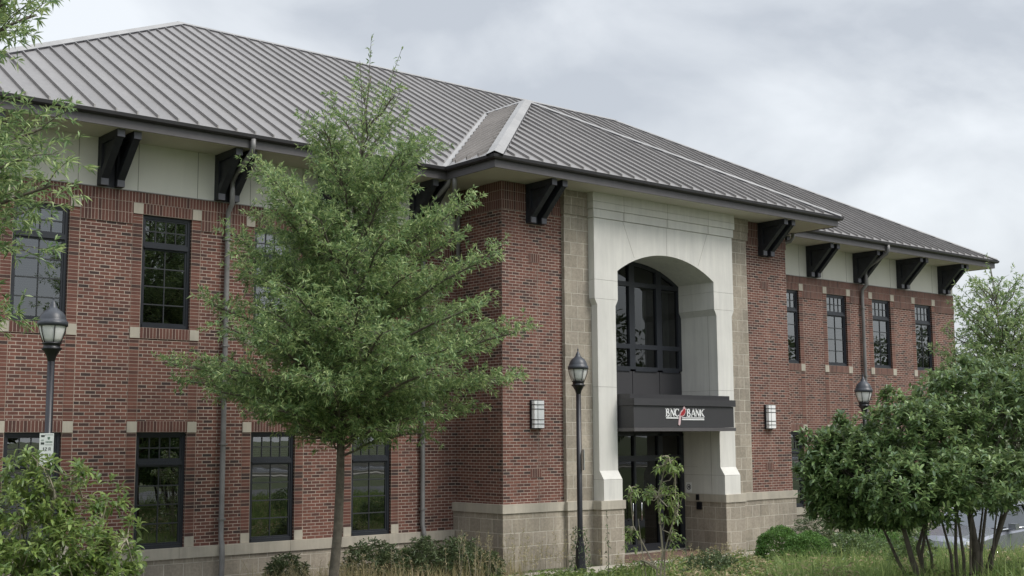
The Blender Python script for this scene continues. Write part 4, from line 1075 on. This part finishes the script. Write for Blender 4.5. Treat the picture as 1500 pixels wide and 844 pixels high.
def rosettes(P, Dr, k, rng, spread=(0.9, 0.45)):
    """k leaves round each tip"""
    n = len(P); D = np.repeat(Dr, k, 0); Q = np.repeat(P, k, 0)
    tmp = rng.normal(size=(n, 3)); t1 = unit(np.cross(Dr, tmp)); t2 = np.cross(Dr, t1)
    ang = (np.arange(k)[None] * 2.4 + rng.random((n, 1)) * 6.28).reshape(-1)
    T1 = np.repeat(t1, k, 0); T2 = np.repeat(t2, k, 0)
    pol = spread[0] + spread[1] * rng.normal(size=n * k)
    lv = np.tile(np.arange(k), n)
    d = D * np.cos(pol)[:, None] + (T1 * np.cos(ang)[:, None] + T2 * np.sin(ang)[:, None]) * np.sin(pol)[:, None]
    Q = Q - D * (lv[:, None] * 0.012)
    return Q, unit(d)

def broad_mesh(name, pos, dr, Ln, Wd, mat, parent, seed, droop=0.25):
    rng = rgen(seed); n = len(pos)
    rv = rng.normal(size=(n, 3)) * 0.25; rv[:, 2] += 1.0
    sd_ = unit(np.cross(dr, rv)); nm = np.cross(sd_, dr); L_ = Ln[:, None]; W_ = Wd[:, None]; dz = np.array([0, 0, 1.0])
    b = pos; a1 = pos + dr * L_ * 0.35 + nm * W_ * 0.05; a2 = pos + dr * L_ * 0.72 - dz * L_ * droop * 0.45; tip = pos + dr * L_ * 0.96 - dz * L_ * droop
    f = nm * W_ * 0.16
    V = np.stack([b, a1 - sd_ * W_ * 0.48 + f, a2 - sd_ * W_ * 0.40 + f, tip, a2 + sd_ * W_ * 0.40 + f, a1 + sd_ * W_ * 0.48 + f, a1, a2], 1).reshape(-1, 3) - np.array(wloc(parent))
    i = np.arange(n) * 8
    F = np.stack([i, i + 6, i + 1, i + 1,  i + 1, i + 6, i + 7, i + 2], 1)
    # polygons: tri(b,a1m,l1) quad(l1,a1m,a2m,l2) tri(l2,a2m,tip) and mirrored
    loops = np.stack([i, i + 6, i + 1, i + 1, i + 6, i + 7, i + 2, i + 2, i + 7, i + 3, i, i + 5, i + 6, i + 6, i + 5, i + 4, i + 7, i + 7, i + 4, i + 3], 1).reshape(-1)
    starts = (np.arange(n)[:, None] * 20 + np.array([0, 3, 7, 10, 13, 17])[None]).reshape(-1)
    me = bpy.data.meshes.new(name)
    me.vertices.add(len(V)); me.vertices.foreach_set('co', V.reshape(-1))
    me.loops.add(len(loops)); me.loops.foreach_set('vertex_index', loops.astype(np.int32))
    me.polygons.add(n * 6); me.polygons.foreach_set('loop_start', starts.astype(np.int32))
    me.update(calc_edges=True)
    a = me.attributes.new('lv', 'FLOAT', 'FACE'); a.data.foreach_set('value', np.repeat(rng.random(n), 6).astype(np.float32))
    me.materials.append(MATS[mat]); o = bpy.data.objects.new(name, me); COL.objects.link(o); o.parent = parent
    return o

def shrub(name, label, cat, base, blobs, leafL, leafW, k, mat, seed, stems=None, bark='bark', broad=True, shell=(0.55, 1.0), upb=0.45, group=None, stem_r=0.03, spread=(0.95, 0.35), droop=0.25, twig=0.0, kind='foliage'):
    """blobs: (cx,cy,cz, rx,ry,rz, n tips)"""
    rng = rgen(seed); r = empty(name, base, label, cat, group); P, Dr = [], []
    for cx, cy, cz, rx, ry, rz, n in blobs:
        d = unit(rng.normal(size=(n, 3))); rad = shell[0] + (shell[1] - shell[0]) * rng.random((n, 1)) ** 0.6
        rad = rad * (1 + 0.10 * np.sin(d[:, :1] * 7 + cx * 3) * np.cos(d[:, 2:] * 6 + cy))
        P.append(np.array([cx, cy, cz]) + d * rad * np.array([rx, ry, rz])); Dr.append(unit(d + np.array([0, 0, upb]) + rng.normal(size=(n, 3)) * 0.35))
    P = np.concatenate(P); Dr = np.concatenate(Dr)
    keep = P[:, 2] > base[2] + 0.05; P = P[keep]; Dr = Dr[keep]
    mb = MB()
    b0 = np.array(base)
    if stems:
        ns = len(stems)
        ends = []
        for (ox, oy, tx, ty, tz, rr) in stems:
            p0 = b0 + np.array([ox, oy, -0.05]); p3 = np.array([tx, ty, tz]); m1 = p0 + (p3 - p0) * 0.35 + rng.normal(size=3) * 0.04; m2 = p0 + (p3 - p0) * 0.7 + rng.normal(size=3) * 0.06
            mb.tube([p0, m1, m2, p3], [rr, rr * 0.85, rr * 0.6, rr * 0.35], bark, 8, cap=False); ends += [(m1 + m2) / 2, m2, p3]
        ends = np.array(ends); pick = rng.choice(len(P), min(len(P), 170), replace=False)
        for i in pick:
            j = np.argmin(np.linalg.norm(ends - P[i], axis=1) + 0.1 * rng.random(len(ends)))
            mid = ends[j] * 0.45 + P[i] * 0.55 + np.array([0, 0, -0.05]) + rng.normal(size=3) * 0.04
            mb.tube([ends[j], mid, P[i]], [0.012, 0.008, 0.004], bark, 4, cap=False)
        mb.build('stems', r)
    Q, d = rosettes(P, Dr, k, rng, spread); n = len(Q)
    Ln = leafL * (0.65 + 0.5 * rng.random(n)); Wd = leafW * (0.8 + 0.4 * rng.random(n))
    if broad: broad_mesh(kind, Q, d, Ln, Wd, mat, r, seed, droop)
    else: leaf_mesh(kind, Q, d, Ln, Wd, mat, r, 0.2, droop, seed)
    return r

CAMP = np.array([-17.66, -23.197, 2.1]); CF = np.array([_f.x, _f.y, _f.z]); CR = np.array([_r.x, _r.y, _r.z]); CU = np.array([_u.x, _u.y, _u.z])
def W(u, v, d):      # surveyed point: bearing and distance from where the photographer stood
    q = CAMP + d * (CF + CR * (u - 750) / 1804.18 - CU * (v - 422) / 1804.18); return float(q[0]), float(q[1]), float(q[2])
def blob(u, v, d, ru, rv, n, rd=None):
    s = d / 1804.18; q = W(u, v, d); rx = ru * s; return (*q, rx, (rd or rx), rv * s, n)

# large broad-leaved shrub at the right
bb = [blob(1262, 690, 18.3, 88, 78, 560), blob(1235, 658, 18.6, 46, 36, 150), blob(1352, 655, 18.4, 98, 80, 820), blob(1450, 640, 18.8, 120, 105, 700), blob(1420, 585, 19.2, 92, 62, 330),
      blob(1340, 715, 17.4, 92, 58, 380), blob(1440, 700, 17.3, 95, 50, 360), blob(1545, 635, 18.6, 110, 105, 520), blob(1225, 720, 18.6, 55, 45, 160), blob(1500, 560, 19.5, 80, 52, 240), blob(1205, 665, 18.4, 34, 40, 70), blob(1262, 735, 18.4, 85, 42, 300), blob(1205, 712, 18.5, 30, 34, 90), blob(1320, 745, 17.9, 60, 30, 140), blob(1232, 612, 18.5, 12, 16, 12), blob(1305, 582, 18.6, 18, 16, 18), blob(1182, 640, 18.5, 14, 14, 10), blob(1420, 528, 19.1, 18, 12, 12), blob(1172, 690, 18.5, 10, 14, 8), blob(1380, 556, 18.8, 30, 16, 26)]
gx, gy, _ = W(1390, 850, 18.2); bz = hgt(gx, gy)
def st(u, v, d, u2, v2, d2, rr):
    a = W(u, 860, d); b = W(u2, v2, d2); return (a[0] - gx, a[1] - gy, b[0], b[1], b[2], rr)
shrub('broadleaf_shrub', 'very large rounded broad-leaved shrub with bare brown trunks at the right', 'shrub', (gx, gy, bz), bb, 0.122, 0.043, 9, 'magleaf', 21,
      stems=[st(1358, 0, 18.0, 1310, 700, 18, 0.05), st(1362, 0, 18.2, 1330, 690, 18.5, 0.035), st(1405, 0, 18.2, 1395, 680, 18.2, 0.03), st(1428, 0, 18.3, 1424, 680, 18.3, 0.068), st(1412, 0, 18.0, 1402, 700, 17.8, 0.028), st(1440, 0, 18.1, 1448, 690, 18.6, 0.032),
             st(1434, 0, 18.4, 1495, 690, 18.4, 0.045), st(1446, 0, 18.4, 1470, 690, 18.7, 0.03), st(1345, 0, 18.4, 1260, 710, 18.2, 0.028), st(1352, 0, 18.1, 1345, 700, 18.0, 0.03), st(1366, 0, 18.3, 1362, 700, 18.4, 0.022), st(1398, 0, 18.1, 1380, 700, 18, 0.024), st(1421, 0, 17.9, 1412, 700, 17.9, 0.02), st(1450, 0, 18.2, 1458, 700, 18.2, 0.02), st(1436, 0, 18.5, 1438, 700, 18.5, 0.024)], droop=0.08, upb=0.75, spread=(1.05, 0.3))
# bush at the lower left
bb = [blob(28, 775, 13.0, 80, 80, 130), blob(75, 728, 13.2, 50, 45, 42), blob(105, 800, 12.8, 65, 55, 80), blob(152, 728, 13.4, 34, 36, 20), blob(175, 815, 13.0, 38, 40, 24), blob(120, 690, 13.2, 22, 18, 7), blob(48, 668, 13.1, 22, 10, 5), blob(30, 845, 12.6, 110, 70, 150), blob(-60, 780, 13, 80, 90, 120), blob(30, 690, 13.2, 40, 28, 20), blob(192, 765, 13.2, 16, 22, 5), blob(75, 676, 13.2, 14, 12, 4), blob(150, 840, 12.8, 60, 40, 50), blob(30, 672, 13.3, 10, 10, 3)]
gx, gy, _ = W(60, 900, 13.0); bz = hgt(gx, gy)
shrub('broadleaf_bush', 'bright green leafy bush with pale stems at the lower left under the lamp sign', 'bush', (gx, gy, bz), bb, 0.13, 0.037, 10, 'magleaf2', 22, bark='barkpale',
      stems=[st(60, 0, 13, 30, 760, 13, 0.022), st(50, 0, 13, 80, 720, 13.1, 0.02), st(70, 0, 13, 150, 760, 13.3, 0.018), st(40, 0, 13, -20, 760, 13, 0.02), st(80, 0, 12.9, 185, 790, 13, 0.014), st(75, 0, 13, 110, 700, 13.2, 0.014)], shell=(0.5, 1.0), upb=0.9, spread=(1.0, 0.3))
# young multi-stemmed tree before the doors
bb = [blob(978, 680, 20, 24, 18, 20), blob(938, 722, 20, 30, 16, 18), blob(978, 735, 20, 26, 38, 28), blob(925, 790, 20, 16, 26, 8), blob(985, 795, 20, 16, 26, 8), blob(960, 826, 20, 45, 14, 10)]
gx, gy, _ = W(962, 880, 20.0); bz = hgt(gx, gy)
shrub('young_tree', 'young thin-stemmed tree with sparse drooping leaves in front of the glass doors', 'young tree', (gx, gy, bz), bb, 0.105, 0.032, 9, 'magleaf2', 23, bark='barkpale',
      stems=[st(968, 0, 20, 922, 712, 20, 0.017), st(962, 0, 20, 978, 668, 20, 0.020), st(973, 0, 20, 990, 690, 20.05, 0.015), st(955, 0, 20, 935, 760, 20, 0.012)], shell=(0.3, 1.0), upb=0.6, spread=(1.2, 0.3), droop=0.4)
# clipped boxwoods
for k_, (u, v, d, ru, rv, lab) in enumerate([(1143, 800, 27.0, 35, 27, 'darker round clipped boxwood nearest the entrance walk'), (1184, 808, 26.3, 36, 28, 'brighter clipped boxwood touching the darker one beside it')]):
    q = W(u, v, d)
    shrub('boxwood', lab, 'boxwood', (q[0], q[1], GZ if q[1] > -5.5 else hgt(q[0], q[1])), [(q[0], q[1], q[2] - 0.1, ru * d / 1804, ru * d / 1804, rv * d / 1804 + 0.1, 5200)], 0.036, 0.022, 5, 'box', 31 + k_, broad=False, shell=(0.86, 1.0), upb=0.1, group='clipped boxwoods', spread=(0.7, 0.4), droop=0.0)
# low dark shrubs along the left wing and elsewhere
rows = [(420, 832, 24.6, 34, 22, 420, 'small dark shrub at the wall just left of the oak trunk'), (540, 812, 25.3, 42, 23, 640, 'low strap-leaved shrub just right of the oak trunk'),
        (622, 808, 25.7, 42, 23, 640, 'low shrub at the foot of the second downspout'), (672, 812, 26.0, 42, 26, 700, 'dark green shrub tucked against the corner of the entrance bay'),
        (580, 816, 25.4, 34, 18, 460, 'low grassy shrub between the oak trunk and the second downspout, half hidden by straw'), (712, 822, 26.0, 26, 16, 300, 'small brownish shrub at the outer corner of the bay base')]
for k_, (u, v, d, ru, rv, n, lab) in enumerate(rows):
    q = W(u, v, d); s = d / 1804
    shrub('low_shrub', lab, 'shrub', (q[0], min(q[1], -0.75), GZ), [(q[0], min(q[1], -0.75), GZ + 0.22, ru * s, min(0.55, ru * s), max(0.3, q[2] + rv * s - GZ - 0.22), n)], 0.13, 0.024, 6, 'shrub', 41 + k_, broad=False, shell=(0.4, 1.0), upb=0.8, group='low shrubs along the left wing', spread=(0.8, 0.4), droop=0.3)
for k_, (u, v, d, ru, rv, n, mt_, lab) in enumerate([(1042, 832, 23.0, 42, 26, 700, 'shrub', 'spreading narrow-leaved shrub below the right entrance pier'),
        (1215, 775, 28.0, 64, 42, 1300, 'shrub', 'grey-green shrub in the shade behind the boxwoods'), (1300, 790, 26.0, 46, 30, 800, 'box', 'bright green low bush under the large shrub'),
        (1255, 796, 24.5, 50, 30, 900, 'magleaf', 'dark low bush between the boxwoods and the bare trunks'), (1335, 792, 21.5, 34, 26, 420, 'magleaf', 'leafy suckers sprouting just left of the bare trunks')]):
    q = W(u, v, d); s = d / 1804; g_ = hgt(q[0], q[1])
    shrub('low_shrub', lab, 'shrub', (q[0], q[1], g_), [(q[0], q[1], g_ + 0.15, ru * s, ru * s, max(0.3, q[2] + rv * s - g_ - 0.15), n)], 0.11, 0.026, 6, mt_, 51 + k_, broad=False, shell=(0.45, 1.0), upb=0.6, spread=(0.8, 0.4), droop=0.25)

# ---------------------------------------------------------------- grass (stuff)
def blades(name, X, Y, H, Wd, mat, seed, lean=0.5, z0=None, kind='stuff', parent=None):
    rng = rgen(seed); n = len(X)
    Z = np.array([hgt(x, y) for x, y in zip(X, Y)]) if z0 is None else np.full(n, z0)
    a = rng.random(n) * 6.283; b = rng.random(n) * 6.283
    s = np.stack([np.cos(a), np.sin(a), np.zeros(n)], 1) * Wd[:, None] / 2; ln = np.stack([np.cos(b), np.sin(b), np.zeros(n)], 1) * (H * lean * rng.random(n))[:, None]
    p = np.stack([X, Y, Z - 0.02], 1); up = np.array([0, 0, 1.0]) * H[:, None]
    V = np.stack([p - s, p + s, p + up * 0.55 + ln * 0.3 + s * 0.8, p + up * 0.55 + ln * 0.3 - s * 0.8, p + up * 0.93 + ln], 1).reshape(-1, 3)
    i = np.arange(n) * 5; loops = np.stack([i, i + 1, i + 2, i + 3, i + 3, i + 2, i + 4], 1).reshape(-1); starts = (np.arange(n)[:, None] * 7 + np.array([0, 4])[None]).reshape(-1)
    me = bpy.data.meshes.new(name); me.vertices.add(n * 5); me.vertices.foreach_set('co', V.reshape(-1))
    me.loops.add(n * 7); me.loops.foreach_set('vertex_index', loops.astype(np.int32)); me.polygons.add(n * 2); me.polygons.foreach_set('loop_start', starts.astype(np.int32)); me.update(calc_edges=True)
    at = me.attributes.new('lv', 'FLOAT', 'FACE'); at.data.foreach_set('value', np.repeat(rng.random(n), 2).astype(np.float32))
    me.materials.append(MATS[mat]); o = bpy.data.objects.new(name, me); COL.objects.link(o)
    if parent is None: o['kind'] = kind
    return o
rng = rgen(77)
def field(n, x0, x1, y0, y1, h0, h1, clump=0.6):
    X = x0 + (x1 - x0) * rng.random(n); Y = y0 + (y1 - y0) * rng.random(n)
    cl = 0.5 + 0.5 * np.sin(X * 2.1 + 1.3 * np.sin(Y * 1.7)) * np.cos(Y * 2.7 + X * 0.9)
    H = (h0 + (h1 - h0) * rng.random(n) ** 1.5) * (1 - clump * 0.5 + clump * cl * rng.random(n)); return X, Y, H
X, Y, H = field(120000, -12.5, 16, -16, -3.45, 0.12, 0.30)
k_ = ~((X > 5.9) & (Y > -10.5) & (Y < -6.6)) & ~((X < 0.2) & (X > -11) & (Y < -10.2) & (Y > -12.4)) & ~((X > -14) & (X < 12) & (Y < -14.9)); X, Y, H = X[k_], Y[k_], H[k_]
blades('lawn_grass', X, Y, H, 0.010 + 0.006 * rng.random(len(X)), 'grass', 1)
X, Y, H = field(26000, -3.5, 9.5, -15, -6.2, 0.35, 0.80)
side = (X - CAMP[0]) * CR[0] + (Y - CAMP[1]) * CR[1]; fw = (X - CAMP[0]) * 0.642 + (Y - CAMP[1]) * 0.767
k_ = (side / fw > 0.21) & (fw > 17.0) & ~((X > 5.7) & (Y > -10.7)); X, Y, H = X[k_], Y[k_], H[k_]
blades('tall_grass', X, Y, H, 0.012 + 0.006 * rng.random(len(X)), 'grass', 2, 0.7)
# straw-coloured wild grass along the planting bed
X, Y, H = field(5200, -8.5, -0.3, -2.9, -1.5, 0.20, 0.62)
H = H * (0.7 + 0.5 * (X > -6.5)); blades('wild_grass', X, Y, H, 0.008 + 0.004 * rng.random(len(X)), 'straw', 3, 0.6)
# leafy weeds mixed through the grass (nobody could count them)
def herbs(name, n, x0, x1, y0, y1, hmax, mat, seed, cond=None):
    rg = rgen(seed); X = x0 + (x1 - x0) * rg.random(n); Y = y0 + (y1 - y0) * rg.random(n)
    if cond is not None: k = cond(X, Y); X, Y = X[k], Y[k]; n = len(X)
    c_ = np.sin(X * 1.9 + 2 * np.sin(Y * 1.3)) * np.cos(Y * 1.7 - X) > -0.2; X, Y = X[c_], Y[c_]; n = len(X)
    Hh = hmax * (0.4 + 0.6 * rg.random(n)); m_ = 12; t = rg.random((n, m_)) ** 0.7
    ox = rg.normal(size=(n, m_, 2)) * 0.06
    P = np.stack([X[:, None] + ox[:, :, 0], Y[:, None] + ox[:, :, 1], np.array([hgt(a, b) for a, b in zip(X, Y)])[:, None] + Hh[:, None] * t], 2).reshape(-1, 3)
    D = unit(rg.normal(size=(n * m_, 3)) * np.array([1, 1, 0.4]) + np.array([0, 0, 0.5]))
    o = leaf_mesh(name, P, D, 0.07 + 0.09 * rg.random(n * m_), 0.02 + 0.016 * rg.random(n * m_), mat, None, 0.15, 0.3, seed); o['kind'] = 'stuff'
def rightside(X, Y):
    side = (X - CAMP[0]) * CR[0] + (Y - CAMP[1]) * CR[1]; fw = (X - CAMP[0]) * 0.642 + (Y - CAMP[1]) * 0.767
    return (side / fw > 0.12) & (fw > 17.5) & ~((X > 5.7) & (Y > -10.6))
herbs('leafy_weeds', 5200, -3.5, 9.5, -15, -4.6, 0.42, 'magleaf2', 91, rightside)
herbs('leafy_weeds', 1500, -3.5, 9.5, -13, -3.8, 0.50, 'straw', 92, rightside)
herbs('leafy_weeds', 900, -8.0, 4.0, -5.2, -3.5, 0.22, 'magleaf2', 93)
# broken stalks with seed heads
def stalks(name, n, x0, x1, y0, y1, h0, h1, seed, label=None):
    rg = rgen(seed); P, D = [], []; mb = MB()
    for i in range(n):
        x, y = x0 + (x1 - x0) * rg.random(), y0 + (y1 - y0) * rg.random(); z = hgt(x, y); h = h0 + (h1 - h0) * rg.random(); d = rg.normal(size=2) * 0.10 * h
        p0 = np.array([x, y, z]); p1 = np.array([x + d[0] * 0.4, y + d[1] * 0.4, z + h * 0.6]); p2 = np.array([x + d[0], y + d[1], z + h])
        mb.tube([p0, p1, p2], [0.005, 0.004, 0.002], 'barkpale', 4, cap=False)
        m_ = 16; t = 0.45 + 0.55 * rg.random(m_); P.append(p0 + (p2 - p0) * t[:, None]); D.append(unit(rg.normal(size=(m_, 3)) * 0.7 + np.array([0, 0, 0.8])))
    P, D = np.concatenate(P), np.concatenate(D); r = bpy.data.objects.new(name, None)
    o = mb.build(name); o['kind'] = 'stuff'
    lf = leaf_mesh('seed_head', P, D, 0.06 + 0.05 * rg.random(len(P)), np.full(len(P), 0.012), 'straw', None, 0.1, 0.1, seed); lf.parent = o
stalks('dry_stalks', 70, -2.2, 1.0, -3.4, -2.4, 0.4, 1.05, 61)
stalks('dry_stalks', 60, -6.0, -2.2, -2.7, -1.5, 0.3, 0.75, 62)
stalks('dry_stalks', 80, 1.0, 5.5, -5.2, -3.5, 0.25, 0.55, 63)
# a tall weed beside the lamp and a creeper on its post
def weed(x, y, h, seed, label):
    rg = rgen(seed); z = hgt(x, y); r = empty('tall_weed', (x, y, z), label, 'weed'); mb = MB()
    mb.tube([(x, y, z), (x + 0.02, y, z + h * 0.5), (x - 0.03, y, z + h)], [0.008, 0.006, 0.003], 'bark', 5); mb.build('stem', r)
    t = rg.random(38); P = np.array([x, y, z]) + np.array([-0.02, 0, h]) * t[:, None]; D = unit(rg.normal(size=(38, 3)) * 0.9 + np.array([0, 0, 0.1]))
    leaf_mesh('leaves', P, D, 0.07 + 0.08 * rg.random(38) * (1 - t), np.full(38, 0.022), 'shrub', r, 0.2, 0.3, seed)
q = W(891, 850, 25.0); weed(q[0], q[1], 1.50, 71, 'tall dark weed standing against the base of the left entrance pier')
q = W(1006, 850, 25.0); weed(q[0], q[1], 0.9, 72, 'weed with thin leaves rising in front of the paved entrance')
rg = rgen(73); n = 420; a = rg.random(n) * 6.28; t = rg.random(n) ** 1.3; rr = 0.11 + 0.05 * rg.random(n) + 0.10 * (1 - t)
Pv = np.stack([1.40 + rr * np.cos(a), -2.75 + rr * np.sin(a), GZ + 0.02 + 0.95 * t], 1)
vr = empty('creeper', (1.40, -2.75, GZ), 'dry creeper climbing the foot of the middle lamp post', 'creeper')
leaf_mesh('leaves', Pv, unit(rg.normal(size=(n, 3))), 0.05 + 0.04 * rg.random(n), np.full(n, 0.03), 'shrub', vr, 0.2, 0.1, 73)

# ---------------------------------------------------------------- trees far off (across the street and beyond the car park)
def fartree(x, y, h, rad, seed, label, group):
    rg = rgen(seed); z = hgt(x, max(y, -28)) if abs(x) < 40 else GZ; r = empty('broadleaf_tree', (x, y, z), label, 'tree', group); mb = MB()
    mb.tube([(x, y, z - 0.1), (x + 0.1, y, z + h * 0.3), (x, y, z + h * 0.75)], [0.28, 0.2, 0.06], 'bark', 8)
    P, D = [], []
    for k in range(16):
        a = rg.random() * 6.28; q = rg.random() ** 0.6; zz = z + h * (0.32 + 0.58 * rg.random()); rr = rad * q * (1 - 0.5 * ((zz - z) / h - 0.45) ** 2 * 4 * 0.5)
        c = np.array([x + rr * cos(a) * 0.75, y + rr * sin(a) * 0.75, zz]); mb.tube([(x, y, z + h * 0.3), tuple(c)], [0.07, 0.02], 'bark', 5, cap=False)
        n = 260; d = unit(rg.normal(size=(n, 3))); P.append(c + d * (rad * 0.42) * (0.5 + 0.5 * rg.random((n, 1)) ** 0.5) * np.array([1, 1, 0.75])); D.append(unit(d + rg.normal(size=(n, 3)) * 0.6))
    P, D = np.concatenate(P), np.concatenate(D); mb.build('trunk', r)
    leaf_mesh('crown', P, D, 0.35 + 0.25 * rg.random(len(P)), 0.2 + 0.1 * rg.random(len(P)), 'fartree', r, 0.2, 0.1, seed)
k_ = 0
for x, y, h, rd_ in [(-34, -44, 9, 4.5), (-22, -46, 9, 5), (-10, -43, 7, 4), (3, -44, 6, 3.5), (14, -44, 13, 5), (24, -46, 12, 5), (35, -44, 11, 5), (48, -46, 13, 5.5), (61, -44, 12, 5.5), (74, -46, 13, 6), (88, -44, 13, 6)]:
    fartree(x, y, h, rd_, 100 + k_, 'broad street tree across the road behind the viewer', 'trees across the road'); k_ += 1
for x, y, h, rd_ in [(46, 2, 4.5, 3), (52, -8, 5, 3.2), (60, 9, 6, 4)]:
    fartree(x, y, h, rd_, 100 + k_, 'round distant tree beyond the car park', 'distant trees'); k_ += 1
